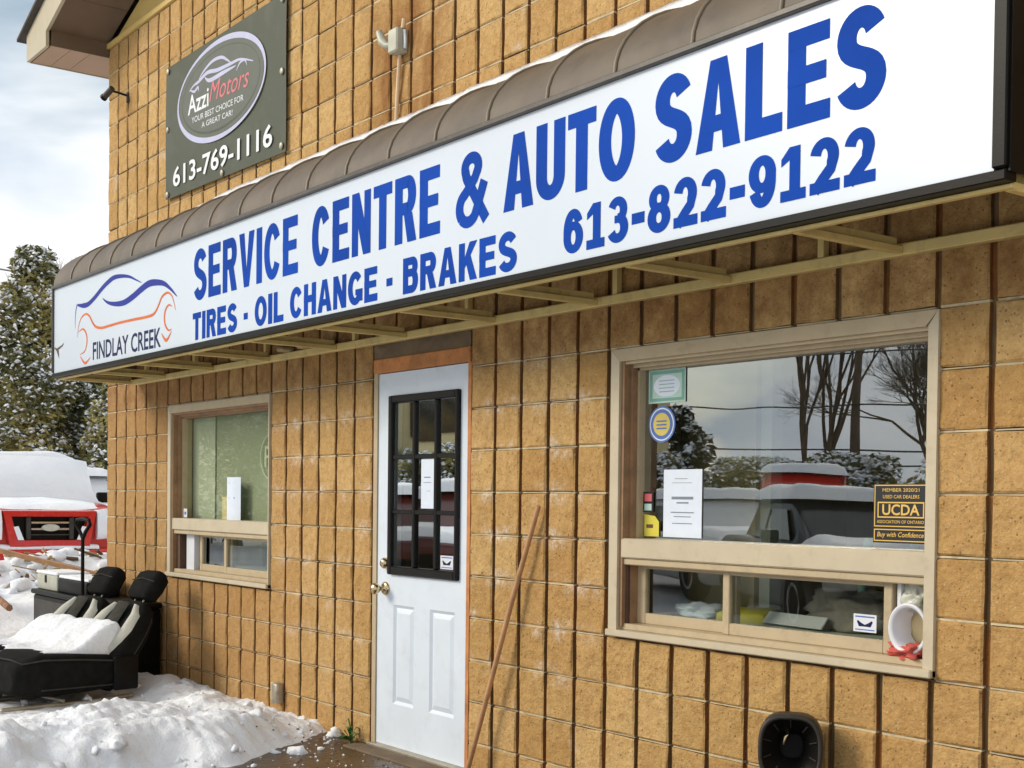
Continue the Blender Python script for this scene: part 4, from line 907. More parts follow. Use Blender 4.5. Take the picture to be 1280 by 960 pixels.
MB().prism([(-.045, 0), (.045, 0), (.045, .062), (.02, .085), (-.045, .092)], -.001, 0).build('backing', M['yellow'], o); MB().box(-.03, .01, -.002, -.0012, .035, .050).build('printed_line', M['debris'], o)
# association placard
o = thing('member_placard', 'black and gold UCDA member placard in the bottom right corner of the window', 'placard', (7.425, GY, 1.2))
UX0, UX1 = -.109, .112
def frame_(x0, x1, z0, z1, y, mat, wd_=.0035):
    mb = MB(); mb.box(x0, x1, y, y + .0005, z0, z0 + wd_); mb.box(x0, x1, y, y + .0005, z1 - wd_, z1); mb.box(x0, x0 + wd_, y, y + .0005, z0 + wd_, z1 - wd_); mb.box(x1 - wd_, x1, y, y + .0005, z0 + wd_, z1 - wd_); mb.build('border', M[mat], o)
MB().box(UX0 - .004, UX1, -.001, 0, .008, .212).build('backing', M['ucda_black'], o)
frame_(UX0, UX1 - .004, .064, .209, -.0018, 'ucda_gold'); frame_(UX0, UX1 - .004, .014, .056, -.0018, 'ucda_gold'); frame_(UX0 + .014, UX1 - .016, .095, .150, -.0022, 'ucda_gold', .0045)
text_mesh('UCDA', UX0 + .034, UX1 - .034, .104, .142, -.0024, M['ucda_gold'], o, off=.02, split=True)
text_mesh('MEMBER 2020/21', UX0 + .034, UX1 - .036, .185, .197, -.0024, M['ucda_gold'], o, off=.006)
text_mesh('USED CAR DEALERS', UX0 + .036, UX1 - .036, .162, .174, -.0024, M['ucda_gold'], o, off=.006)
text_mesh('ASSOCIATION OF ONTARIO', UX0 + .012, UX1 - .016, .076, .087, -.0024, M['ucda_gold'], o, off=.006)
text_mesh('Buy with Confidence', UX0 + .014, UX1 - .016, .024, .046, -.0024, M['ucda_gold'], o, off=.008, shear=.2)
def decal(x, z, w, h, y, label):
    o = thing('camera_decal', label, 'decal', (x, y, z)); MB().box(0, w, -.001, 0, 0, h).build('backing', M['white_plastic'], o)
    mb = MB(); mb.box(w * .08, w * .92, -.0018, -.0012, h * .82, h * .90); mb.box(w * .08, w * .92, -.0018, -.0012, h * .10, h * .16); mb.build('printed_line', M['seal_blue'], o)
    st = strip([(w * .18, h * .62), (w * .28, h * .42), (w * .5, h * .36), (w * .72, h * .42), (w * .82, h * .62)], 1, 1, tap=lambda t: h * (.10 + .16 * math.sin(math.pi * t * 2) ** 2)); n = len(st[1])
    mb = MB(); mb.add([(a, -.0018, b) for a, b in st[1]] + [(a, -.0018, b) for a, b in st[2]], [(i, i + 1, n + i + 1, n + i) for i in range(n - 1)]); mb.build('moustache_mark', M['navy'], o)
decal(7.262, .895, .098, .062, .0545, 'small white decal with dark curved mark on lower sliding pane')
decal(4.722, .990, .112, .068, .0085, 'small white decal in bottom right pane of the door')
sheet('door_notice', 4.535, 4.652, 1.292, 1.546, 'paper', 'white paper notice taped inside the door glass', 'notice', y=.0085, lines=[(.25, .62, .75, .64), (.2, .52, .8, .53), (.45, .35, .75, .358)])
sheet('folded_notice', 2.035, 2.245, 1.186, 1.470, 'paper', 'curled white paper notice in the left window', 'notice', y=.085, lines=[(.3, .86, .62, .88), (.3, .50, .72, .53), (.35, .46, .65, .47)], curl=.02)
o = thing('alarm_sticker', 'tiny white sticker in the lower left corner of the left window', 'sticker', (1.405, .06, 1.191))
MB().box(-.03, .03, -.001, 0, 0, .062).build('backing', M['white_plastic'], o); MB().box(-.016, .016, -.002, -.0012, .02, .04).build('panel', M['seal_blue'], o)
# ring emblem on the blind behind the left window
o = thing('ring_emblem', 'pale round emblem with two letters seen through left window', 'emblem', (2.60, .135, 1.60))
st = strip(oval(0, 0, .17, .15), 1, 1, tap=lambda t: .008); n = len(st[1])
MB().add([(a, 0, b) for a, b in st[1]] + [(a, 0, b) for a, b in st[2]], [(i, i + 1, n + i + 1, n + i) for i in range(n - 1)]).build('ring', M['interior_pale'], o)
text_mesh('PS', -.11, .06, -.07, .07, 0, M['interior_pale'], o)

# ------------------------------------------------------------------ things on the inner sills
def crumple(name, cx_, cy_, cz_, rx, ry, rz2, mat, label, cat, seed=0, sub=4, amp=.5):
    bm = bmesh.new(); bmesh.ops.create_icosphere(bm, subdivisions=sub, radius=1); mb = MB(); q = Vector((seed, seed * 2, 0))
    vs = []
    for v in bm.verts:
        k = 1 + amp * noise.fractal(v.co * 1.6 + q, 1, 2, 4) + .25 * amp * abs(noise.noise(v.co * 5 + q)); vs.append((v.co.x * rx * k + cx_, v.co.y * ry * k + cy_, max(-.98, v.co.z * k) * rz2 + cz_))
    mb.add(vs, [tuple(a.index for a in f.verts) for f in bm.faces], 0, True); bm.free()
    return tag(mb.build(name, M[mat]), label, cat)
SH = thing('inner_shelf', 'pale shelf board behind the lower panes of the right window', 'shelf'); MB().bbox(6.06, 7.43, .135, .55, .84, .862, .004).build('shelf_board', M['interior_pale'], SH)
for x in (6.2, 7.3): MB().box(x - .02, x + .02, .2, .5, 0.001, .84).build('shelf_leg', M['interior_pale'], SH)
SH2 = thing('inner_shelf', 'pale shelf board behind the lower panes of the left window', 'shelf'); MB().bbox(1.3, 2.8, .135, .45, .84, .862, .004).build('shelf_board', M['interior_pale'], SH2)
for x in (1.4, 2.7): MB().box(x - .02, x + .02, .2, .4, 0.001, .84).build('shelf_leg', M['interior_pale'], SH2)
crumple('paper_heap', 6.32, .25, .885, .12, .07, .032, 'paper', 'heap of white paper on shelf at left of lower panes', 'paper', 3)
mb = MB().bbox(-.11, .11, -.07, .07, 0, .045, .015, mat=Matrix.Translation((6.58, .25, .866)) @ Matrix.Rotation(.3, 4, 'Z') @ Matrix.Rotation(.15, 4, 'X')); tag(mb.build('desk_phone', M['yellow']), 'pale yellow desk phone base on the inner shelf', 'phone')
crumple('grey_cloth', 7.10, .33, .93, .24, .10, .085, 'cloth_grey', 'heap of grey cloth behind the sliding pane', 'cloth', 9)
mb = MB().bbox(-.16, .16, -.004, .004, 0, .055, .002, mat=Matrix.Translation((6.86, .19, .872)) @ Matrix.Rotation(-.1, 4, 'Z') @ Matrix.Rotation(-.7, 4, 'X')); tag(mb.build('paper_folder', M['white_plastic']), 'white folder lying behind the sliding pane', 'folder')
mb = MB(); mb.tube([(7.12, .6, 1.2), (7.15, .5, 1.02), (7.22, .45, .90)], .02, 8); tag(mb.build('green_strap', M['car_green']), 'green strap hanging behind the sliding pane', 'strap')
mb = MB(); mb.tube([(6.9, .6, 1.2), (6.95, .5, 1.05), (6.99, .45, .90)], .02, 8); tag(mb.build('teal_strap', M['teal']), 'teal strap hanging left of the green strap', 'strap')
# white pail on its side in the open sash bay, on a red rag
PB = thing('white_pail', 'white plastic pail lying on its side in open window bay', 'pail', (7.515, .02, .925))
n = 28
def cir(r, y): return [(r * math.cos(6.2832 * k / n), y, r * 1.12 * math.sin(6.2832 * k / n)) for k in range(n)]
MB().loft([cir(.066, .10), cir(.069, .012), cir(.078, .008), cir(.078, -.004), cir(.072, -.006), cir(.062, .004), cir(.058, .09)], 0, caps=False).build('pail_body', M['white_plastic'], PB)
MB().add(cir(.066, .10), [tuple(range(n))]).build('pail_bottom', M['interior'], PB)
crumple('red_rag', 7.505, .05, .845, .075, .05, .026, 'red_cloth', 'crumpled red rag under the white pail', 'rag', 5, 4, .8)
crumple('plastic_wrap', 7.505, .09, 1.025, .06, .03, .055, 'plastic_wrap', 'clear crumpled plastic above the white pail', 'plastic bag', 8, 4, .7)
# items seen through the left window
mb = MB().bbox(1.86, 2.02, .128, .148, 1.13, 1.34, .004); tag(mb.build('wall_box', M['interior']), 'small beige wall box behind the left window', 'box')

# ------------------------------------------------------------------ junk beside the wall, far left
BXm = thing('storage_chest', 'long black chest against the wall behind the car seats', 'chest')
MB().bbox(-.68, 1.17, -.36, -.02, .0, .535, .02).build('chest_body', M['plastic_black'], BXm)
MB().bbox(-.70, 1.19, -.375, -.015, .536, .575, .012).build('chest_lid', M['plastic_black'], BXm)
for z in (.20, .26): MB().bbox(-.45, -.2, -.368, -.359, z, z + .012, .003).build('chest_ridge', M['plastic_grey'], BXm)
MB().bbox(-.62, .42, -.366, -.359, .06, .50, .004).build('chest_panel', M['plastic_grey'], BXm)
g1 = thing('tool_case', 'grey plastic tool case on the left end of the black chest', 'case', (-.43, -.2, .576))
MB().bbox(-.25, .25, -.13, .13, 0, .125, .012).build('case_body', M['crate'], g1); MB().bbox(-.255, .255, -.135, .135, .126, .150, .008).build('case_lid', M['snow_clean'], g1)
MB().box(-.03, .0, -.138, -.13, .06, .12).build('latch', M['black_metal'], g1)
g2 = thing('black_case', 'low black case beside the grey tool case', 'case', (.17, -.2, .576))
MB().bbox(-.33, .33, -.13, .13, 0, .11, .012).build('case_body', M['plastic_black'], g2); MB().bbox(-.335, .335, -.12, .135, .111, .135, .012).build('snow_cap', M['snow_clean'], g2, kind='stuff')
SV = thing('snow_shovel', 'black shovel with D-handle standing upright behind the seats', 'shovel', (.62, -.40, 0))
MB().tube([(0, 0, .02), (0, 0, .6), (.0, 0, 1.04)], .0135, 8).build('shaft', M['black_metal'], SV)
mb = MB(); mb.tube([(0, 0, 1.02), (-.035, -.01, 1.075), (-.085, -.025, 1.125), (-.07, -.02, 1.158), (0, 0, 1.165), (.07, .02, 1.158), (.085, .025, 1.125), (.035, .01, 1.075), (0, 0, 1.02)], .0135, 8); mb.build('handle', M['plastic_black'], SV)
MB().bbox(-.14, .14, -.02, .0, -.02, .22, .01).build('blade', M['black_metal'], SV)

def car_seat(loc, rz, label, snowy):
    o = thing('car_seat', label, 'car seat', loc, rz, 'removed car seats dumped by the wall')
    # cushion: extends toward -y, backrest leans toward +y
    def sec(y, z, w, h, r=.06):   # rounded rectangle ring in xz plane
        out = []
        for cx_, cz_, a0 in ((w / 2 - r, z + h - r, 0), (-w / 2 + r, z + h - r, 90), (-w / 2 + r, z + r, 180), (w / 2 - r, z + r, 270)):
            for k in range(5): a = R(a0 + 22.5 * k); out.append((cx_ + r * math.cos(a), y, cz_ + r * math.sin(a)))
        return out
    MB().loft([sec(-.78, .13, .42, .12), sec(-.76, .10, .50, .20), sec(-.60, .08, .53, .27), sec(-.35, .08, .53, .25), sec(-.12, .09, .52, .22), sec(-.02, .11, .46, .16)]).build('cushion', M['seat_black'], o)
    def T(p): # backrest frame: s along height, lean
        x, d, s = p; a = R(37); return (x, -.10 + d * math.cos(a) + s * math.sin(a), .17 + s * math.cos(a) - d * math.sin(a))
    def ring(s, w, d, r=.045):
        out = []
        for cx_, cy_, a0 in ((w / 2 - r, d / 2 - r, 0), (-w / 2 + r, d / 2 - r, 90), (-w / 2 + r, -d / 2 + r, 180), (w / 2 - r, -d / 2 + r, 270)):
            for k in range(5): a = R(a0 + 22.5 * k); out.append(T((cx_ + r * math.cos(a), cy_ + r * math.sin(a), s)))
        return out
    MB().loft([ring(-.08, .44, .14), ring(0, .50, .18), ring(.15, .53, .17), ring(.32, .52, .15), ring(.44, .46, .13), ring(.52, .36, .11), ring(.545, .26, .09)]).build('backrest', M['seat_black'], o)
    # pale side bolsters and dark centre panel, on the front of the backrest
    for s_ in (-1, 1):
        pts = [(s_ * .115, -.088, .02), (s_ * .16, -.092, .16), (s_ * .20, -.085, .30), (s_ * .175, -.07, .42), (s_ * .12, -.062, .50)]
        rings = []
        for i, p in enumerate(pts):
            w = (.035, .055, .055, .045, .02)[i]; rings.append([T((p[0] - w, p[1], p[2])), T((p[0] - w * .5, p[1] - .02, p[2])), T((p[0] + w * .5, p[1] - .02, p[2])), T((p[0] + w, p[1] + .01, p[2]))])
        MB().loft(rings, closed=False, caps=False).build('side_bolster', M['seat_pale'], o)
    MB().loft([[T((-.07, -.093, s)), T((-.05, -.105, s)), T((.05, -.105, s)), T((.07, -.093, s))] for s in (.02, .18, .34, .44, .50)], closed=False, caps=False).build('centre_panel', M['seat_dark'], o)
    MB().loft([ring(.58, .20, .07, .03), ring(.60, .255, .11, .045), ring(.68, .27, .13, .05), ring(.765, .255, .12, .045), ring(.80, .19, .07, .03)]).build('headrest', M['seat_black'], o)
    for s_ in (-.05, .05): MB().tube([T((s_, 0, .52)), T((s_, 0, .60))], .006, 6).build('headrest_post', M['steel'], o)
    for s_ in (-.22, .22): MB().tube([(s_, -.85, .03), (s_, -.3, .02), (s_, .05, .03)], .014, 6).build('seat_rail', M['steel'], o)
    MB().tube([(-.24, -.86, .03), (0, -.90, .05), (.24, -.86, .03)], .009, 6).build('adjuster_bar', M['steel'], o)
    MB().bbox(.255, .285, -.12, .06, .08, .30, .02).build('recliner_cover', M['plastic_black'], o)
    MB().tube([(-.24, -.735, .30), (-.12, -.745, .318), (.12, -.745, .318), (.24, -.735, .30), (.266, -.60, .315), (.268, -.35, .30), (.264, -.12, .275)], .006, 6).build('cushion_piping', M['seat_dark'], o)
    MB().tube([(.268, -.62, .13), (.27, -.35, .125), (.262, -.12, .12)], .005, 6).build('cushion_piping', M['seat_dark'], o)
    for s_ in (-1, 1): MB().tube([T((s_ * .235, .03, .0)), T((s_ * .262, .03, .16)), T((s_ * .255, .03, .32)), T((s_ * .225, .03, .44)), T((s_ * .16, .02, .525))], .006, 6).build('backrest_piping', M['seat_dark'], o)
    MB().tube([T((-.13, -.058, .70)), T((0, -.075, .71)), T((.13, -.058, .70))], .004, 5).build('headrest_seam', M['seat_dark'], o)
    return o
SL = R(12)
car_seat((1.06, -.66, .0), SL, 'removed car seat with pale bolsters, the farther of two', True)
car_seat((1.63, -.58, .0), SL, 'removed car seat at the building corner, the nearer of two', True)
# snow lying in the lap of the two seats
def lap(x, y):
    c_, s_ = math.cos(-SL), math.sin(-SL); X = (x - 1.345) * c_ - (y + .62) * s_; Y = (x - 1.345) * s_ + (y + .62) * c_
    e = sm(-.80, -.62, Y - .12 * X) * sm(.10, -.04, Y) * sm(.52, .42, abs(X))
    z = .345 - .06 * sm(-.5, -.8, Y) + .17 * sm(-.40, -.02, Y) + .02 * fbm(x, y, 0, 5)
    return z * e + .20 * (1 - e)
mb = heightfield(.4, 2.35, -1.65, -.3, 130, 90, lap)
keep = [i for i, f in enumerate(mb.f) if max(mb.v[q][2] for q in f) > .24]
mb.f = [mb.f[i] for i in keep]; mb.mi = [0] * len(keep); mb.sm = [True] * len(keep)
mb.build('seat_snow', M['snow_clean'], kind='stuff')
# scrap metal under and in front of the seats
for i, (p, r_, lb) in enumerate((([(1.45, -1.45, .04), (1.75, -1.15, .09), (1.98, -.98, .05)], .012, 'bent pale metal rod lying in front of the seats'), ([(1.15, -1.55, .10), (1.35, -1.35, .12), (1.6, -1.3, .05)], .016, 'short steel bracket lying beneath the seat front'), ([(1.2, -1.4, .05), (1.5, -1.32, .06)], .02, 'thick pale pipe end lying on the snow'))):
    tag(MB().tube(p, r_, 7).build('metal_rod', M['steel']), lb, 'scrap metal')
mb = MB(); mb.tube([(1.55 + .10 * math.cos(a), -1.28 + .05 * math.sin(a), .06 + .055 * math.sin(a)) for a in [R(20 * k) for k in range(19)]], .014, 6); tag(mb.build('cable_coil', M['plastic_grey']), 'dark cable coil in front of the seats', 'cable')
mb = MB().tube([(-2.3, -.22, .41), (-1.4, -.34, .36)], .03, 6); tag(mb.build('timber', M['plank']), 'reddish brown timber lying on snow left of chest', 'timber')
mb = MB().bbox(-.75, .75, -.04, .04, -.025, .025, .006, mat=Matrix.Translation((-3.9, .62, .66)) @ Matrix.Rotation(R(62), 4, 'Z') @ Matrix.Rotation(R(14), 4, 'Y')); tag(mb.build('timber', M['pole_wood']), 'tan broken timber sticking out of the debris heap', 'timber')
mb = MB()
for i in range(26):
    a = R(12 * i); mb.add([], [])
WEED = thing('weed', 'small green weed growing at the door jamb', 'plant', (3.93, -.05, .0))
for i in range(16):
    a = random.uniform(0, 6.28); l = random.uniform(.05, .11); z = random.uniform(.02, .1); c_, s_ = math.cos(a), math.sin(a); w = .014
    MB().add([(0, 0, z * .3), (c_ * l * .5 - s_ * w, s_ * l * .5 + c_ * w, z), (c_ * l, s_ * l, z * .9), (c_ * l * .5 + s_ * w, s_ * l * .5 - c_ * w, z * .95)], [(0, 1, 2, 3)]).build('leaf', M['weed'], WEED)
MB().tube([(0, 0, 0), (.01, 0, .07), (.0, -.01, .13)], .004, 5).build('stem', M['weed'], WEED)

# ------------------------------------------------------------------ vehicles
def rrect(x, w, z0, z1, r=.12, n=4, tw=None):
    tw = tw or w; out = []
    for sx, zz, ww, a0 in ((1, z1 - r, tw, 0), (-1, z1 - r, tw, 90), (-1, z0 + r, w, 180), (1, z0 + r, w, 270)):
        for k in range(n + 1): a = R(a0 + 90 * k / n); out.append((x, sx * (ww / 2 - r) + r * math.cos(a), zz + r * math.sin(a)))
    return out
def vehicle(name, label, cat, loc, rz, body, kind='suv', snow=True, group=None):
    o = thing(name, label, cat, loc, rz, group); W_ = 1.86 if kind != 'truck' else 1.98
    Lh = {'suv': 2.3, 'sedan': 2.3, 'truck': 2.8}[kind]; hood = {'suv': 1.05, 'sedan': .88, 'truck': 1.18}[kind]; roof = {'suv': 1.70, 'sedan': 1.42, 'truck': 1.84}[kind]
    f, b = Lh, -Lh
    rings = [rrect(f, W_ * .84, .34, hood - .14), rrect(f - .05, W_ * .93, .27, hood - .05), rrect(f - .3, W_ * .99, .25, hood), rrect(f - 1.1, W_, .25, hood + .06), rrect(b + 1.0, W_, .25, hood + .08), rrect(b + .25, W_ * .98, .28, hood + .06), rrect(b, W_ * .90, .38, hood - .02)]
    MB().loft(rings).build('body', M[body], o)
    g0, g1, g2, g3 = (f - 1.05, f - 1.75, b + .75, b + .15) if kind == 'suv' else (f - 1.2, f - 1.95, b + 1.3, b + .75) if kind == 'sedan' else (f - 1.15, f - 1.75, b + 2.3, b + 2.05)
    zb = hood + .03
    def gring(x, w, z1): return rrect(x, w, zb - .1, z1, .10, 4, w * .86)
    MB().loft([gring(g0, W_ * .90, zb + .06), gring(g0 - (g0 - g1) * .5, W_ * .90, zb + (roof - zb) * .52), gring(g1, W_ * .88, roof - .03), gring((g1 + g2) / 2, W_ * .88, roof), gring(g2, W_ * .88, roof - .02), gring(g3, W_ * .88, zb + .1)]).build('cabin', M[body], o)
    # glazing
    def quad(n_, pts): MB().add(pts, [(0, 1, 2, 3)]).build(n_, M['car_glass'], o)
    hw = W_ * .45
    dz = roof - zb
    quad('windscreen', [(g0 - .08 + .02, -hw * .86, zb + .07), (g0 - .08 + .02, hw * .86, zb + .07), (g1 + .07 + .02, hw * .76, roof - .10), (g1 + .07 + .02, -hw * .76, roof - .10)])
    for s_ in (-1, 1):
        quad('side_window', [(g0 - .35, s_ * (hw * .975 + .012), zb + .06), ((g1 + g2) / 2 + .05, s_ * (hw * .975 + .012), zb + .06), ((g1 + g2) / 2 + .05, s_ * (hw * .86 + .02), roof - .14), (g1 - .05, s_ * (hw * .86 + .02), roof - .14)])
        if kind != 'truck': quad('side_window', [((g1 + g2) / 2 - .05, s_ * (hw * .975 + .012), zb + .06), (g3 + .4, s_ * (hw * .975 + .012), zb + .06), (g2 + .1, s_ * (hw * .86 + .02), roof - .14), ((g1 + g2) / 2 - .05, s_ * (hw * .86 + .02), roof - .14)])
        MB().bbox(g0 - .45, g0 - .30, s_ * (W_ / 2 + .02), s_ * (W_ / 2 + .20), zb + .02, zb + .17, .03).build('mirror', M['plastic_black'], o)
    for x in (f - .85, b + .85):
        for s_ in (-1, 1):
            mb = MB(); cy_ = s_ * (W_ / 2 - .10); n = 20
            pr_ = [(.20, -.115), (.33, -.11), (.36, -.07), (.36, .07), (.33, .11), (.20, .115)]
            mb.loft([[(x + r_ * math.cos(6.2832 * k / n), cy_ + y_, .36 + r_ * math.sin(6.2832 * k / n)) for k in range(n)] for r_, y_ in pr_], 0); w_o = mb.build('wheel', M['rubber'], o)
            mb = MB(); mb.loft([[(x + r_ * math.cos(6.2832 * k / n), cy_ + s_ * y_, .36 + r_ * math.sin(6.2832 * k / n)) for k in range(n)] for r_, y_ in ((.205, .112), (.19, .122), (.06, .09), (.03, .10))], 0); mb.build('rim', M['chrome'], o)
    if kind == 'truck':
        # grille surround with two uprights, bars and the oval badge
        gx = f + .11; zc = .90
        def tr(x, w0, w1, z0, z1): return [(x, -w0, z0), (x, w0, z0), (x, w1, z1), (x, -w1, z1)]
        A_ = tr(gx, .50, .585, zc - .235, zc + .225); I_ = tr(gx + .006, .41, .485, zc - .155, zc + .155); Q = tr(f + .012, .40, .475, zc - .145, zc + .145); A2 = tr(f - .12, .52, .60, zc - .25, zc + .24)
        mb = MB(); mb.add(A2 + A_, [(k, (k + 1) % 4, 4 + (k + 1) % 4, 4 + k) for k in range(4)]); mb.add(A_ + I_, [(k, (k + 1) % 4, 4 + (k + 1) % 4, 4 + k) for k in range(4)]); mb.add(I_ + Q, [(k, (k + 1) % 4, 4 + (k + 1) % 4, 4 + k) for k in range(4)]); mb.build('grille_surround', M['car_red'], o)
        MB().add(Q, [(0, 1, 2, 3)]).build('grille_back', M['black_metal'], o)
        for y_ in (-.27, .27): MB().bbox(gx - .07, gx - .01, y_ - .03, y_ + .03, zc - .15, zc + .15, .012).build('grille_upright', M['plastic_grey'], o)
        for z_ in (zc + .075, zc - .01): MB().bbox(gx - .05, gx - .005, -.24, .24, z_ - .014, z_ + .014, .006).build('grille_bar', M['chrome'], o)
        MB().bbox(gx - .05, gx - .005, -.24, .24, zc - .09, zc - .075, .004).build('grille_bar', M['plastic_grey'], o)
        mb = MB(); n = 28; mb.loft([[(gx + xx, rr * math.cos(6.2832 * k / n), zc + .01 + rr * .42 * math.sin(6.2832 * k / n)) for k in range(n)] for rr, xx in ((.11, -.02), (.112, .012), (.10, .022))], 0); mb.build('badge', M['seat_pale'], o)
        for s_ in (-1, 1):
            MB().loft([[(f - .02, s_ * .60, zc + .19), (f - .02, s_ * .60, zc - .10), (f - .10, s_ * .90, zc - .10), (f - .16, s_ * .93, zc + .16)], [(f + .02, s_ * .61, zc + .17), (f + .02, s_ * .61, zc - .09), (f - .05, s_ * .89, zc - .09), (f - .12, s_ * .92, zc + .14)]], smooth=False).build('headlight', M['lamp_glass'], o)
            MB().add([(gx + .012, s_ * .33, zc - .15), (gx + .012, s_ * .405, zc - .15), (gx + .012, s_ * .46, zc + .02), (gx + .012, s_ * .40, zc + .03)], [(0, 1, 2, 3)]).build('caught_snow', M['snow_clean'], o, kind='stuff')
        for s_ in (-1, 1):
            rings = []
            for i in range(13):
                u = i / 12; y_ = s_ * (.60 + .36 * u); e = math.sin(math.pi * min(1, max(0, u * .86 + .12))) ** .5; xx = f + .09 - .22 * u * u; jj = .02 * fbm(u * 3, s_, 0, 2)
                rings.append([(xx - .14, y_, .74), (xx + .02, y_, .76 + .03 * u), (xx + .07 * e + jj, y_, .86), (xx + .06 * e, y_, 1.0 + jj), (xx - .02, y_, 1.10 + .06 * e), (xx - .2, y_, 1.14)])
            MB().loft(rings).build('headlight_snow', M['snow_clean'], o, kind='stuff')
        MB().bbox(f - .1, f + .14, -.98, .98, .36, .635, .05).build('bumper', M['car_red'], o)
        mb = MB(); rings = []
        for i in range(41):
            y_ = -.62 + 1.24 * i / 40; h_ = .025 + .03 * abs(math.sin(y_ * 3 + 1)); rings.append([(f - .05, y_, .63), (f + .13, y_, .63), (f + .10, y_, .64 + h_), (f - .05, y_, .66 + h_)])
        mb.loft(rings); mb.build('bumper_snow', M['snow_clean'], o, kind='stuff')
    else:
        MB().bbox(f - .02, f + .03, -.42, .42, hood - .38, hood - .22, .02).build('grille', M['black_metal'], o)
        for s_ in (-1, 1): MB().bbox(f - .1, f + .012, s_ * .72 - .16, s_ * .72 + .16, hood - .34, hood - .20, .03).build('headlight', M['lamp_glass'], o); MB().bbox(b - .02, b + .1, s_ * .78 - .10, s_ * .78 + .10, hood - .40, hood - .10, .03).build('tail_light', M['banner_red'], o)
        MB().bbox(f - .05, f + .08, -W_ * .45, W_ * .45, .30, .46, .04).build('bumper', M['plastic_black'], o)
    if snow:
        def blanket(x0, x1, w, z, th, name='snow_blanket', w1=None, z1=None, lump=.03, eu=6, ev=5):
            nx_, ny_ = 26, 18; top = []; z1 = z if z1 is None else z1; w1 = w1 or w
            def pt(i, j, low_=False):
                u, v = i / nx_, j / ny_ * 2 - 1; x = x0 + (x1 - x0) * u; ww = w + (w1 - w) * u; zz = z + (z1 - z) * u
                e = min(1, (1 - abs(2 * u - 1)) * eu) ** .5 * min(1, (1 - abs(v)) * ev) ** .5
                return (x, v * ww / 2, zz - .03 if low_ else zz - .03 + (th + .03) * e + lump * fbm(x + loc[0], v + loc[1], 0, 1.4) * e)
            vs = [pt(i, j) for i in range(nx_ + 1) for j in range(ny_ + 1)]
            fs = [(i * (ny_ + 1) + j, i * (ny_ + 1) + j + 1, (i + 1) * (ny_ + 1) + j + 1, (i + 1) * (ny_ + 1) + j) for i in range(nx_) for j in range(ny_)]
            MB().add(vs, fs, 0, True).build(name, M['snow_clean'], o, kind='stuff')
        blanket(g2 - .15, g1 + .12, W_ * .82, roof - .01, .12, ev=2 if kind == 'truck' else 5)
        blanket(g0 - .02, f - (.0 if kind == 'truck' else .15), W_ * .97, hood + .03, .13, z1=hood - .12 if kind == 'truck' else hood - .06, eu=2.2, ev=1.6 if kind == 'truck' else 5)
        if kind == 'truck':
            # windscreen buried in snow
            n = 18; rings = []
            for i in range(n + 1):
                v = i / n * 2 - 1; e = (1 - abs(v) ** 3); rings.append([(g0 + .25, v * hw * 1.10, zb - .05), (g0 + .25, v * hw * 1.10, zb + .14 * e), (g0 - .30, v * hw * 1.08, zb + .48 * e ** .4 + .02), (g1 + .12, v * hw * .99, roof + .06 * e - .02), (g1 - .15, v * hw * .97, roof + .08 * e - .02), (g1 - .15, v * hw * .97, zb)])
            MB().loft(rings).build('windscreen_snow', M['snow_clean'], o, kind='stuff')
            blanket(b + .05, g3 - .05, W_ * .98, hood + .1, .22)
    return o
YAW = R(-5)
fx, fy = -7.10, 1.80
vehicle('pickup_truck', 'red pickup truck buried in snow facing the building corner', 'pickup truck', (fx - 2.83 * math.cos(YAW), fy - 2.83 * math.sin(YAW), 0), YAW, 'car_red', 'truck')
vehicle('parked_car', 'white parked car under snow behind the red pickup truck', 'car', (-12.6, 3.75, 0), R(-8), 'car_white', 'suv', group='parked cars under snow')
vehicle('parked_car', 'black parked car with snowy roof reflected in the right window', 'car', (.9, -7.7, 0), R(33), 'car_black', 'sedan', group='parked cars under snow')
vehicle('parked_car', 'snow-covered white parked car left of black one in window reflection', 'car', (-3.6, -10.2, 0), R(22), 'car_white', 'sedan', group='parked cars under snow')
vehicle('parked_car', 'dark red parked car whose snowy hood is reflected in door glass', 'car', (-4.4, -5.6, 0), R(30), 'car_maroon', 'sedan', group='parked cars under snow')
vehicle('parked_car', 'bright red parked car far back by the hedge in window reflection', 'car', (-4.9, -13.8, 0), R(49), 'car_red', 'suv', group='parked cars under snow').scale = (1.08, 1.0, 1.10)
vehicle('parked_car', 'green parked car with snowy roof at right of window reflection', 'car', (6.2, -12.6, 0), R(50), 'car_green', 'sedan', group='parked cars under snow')

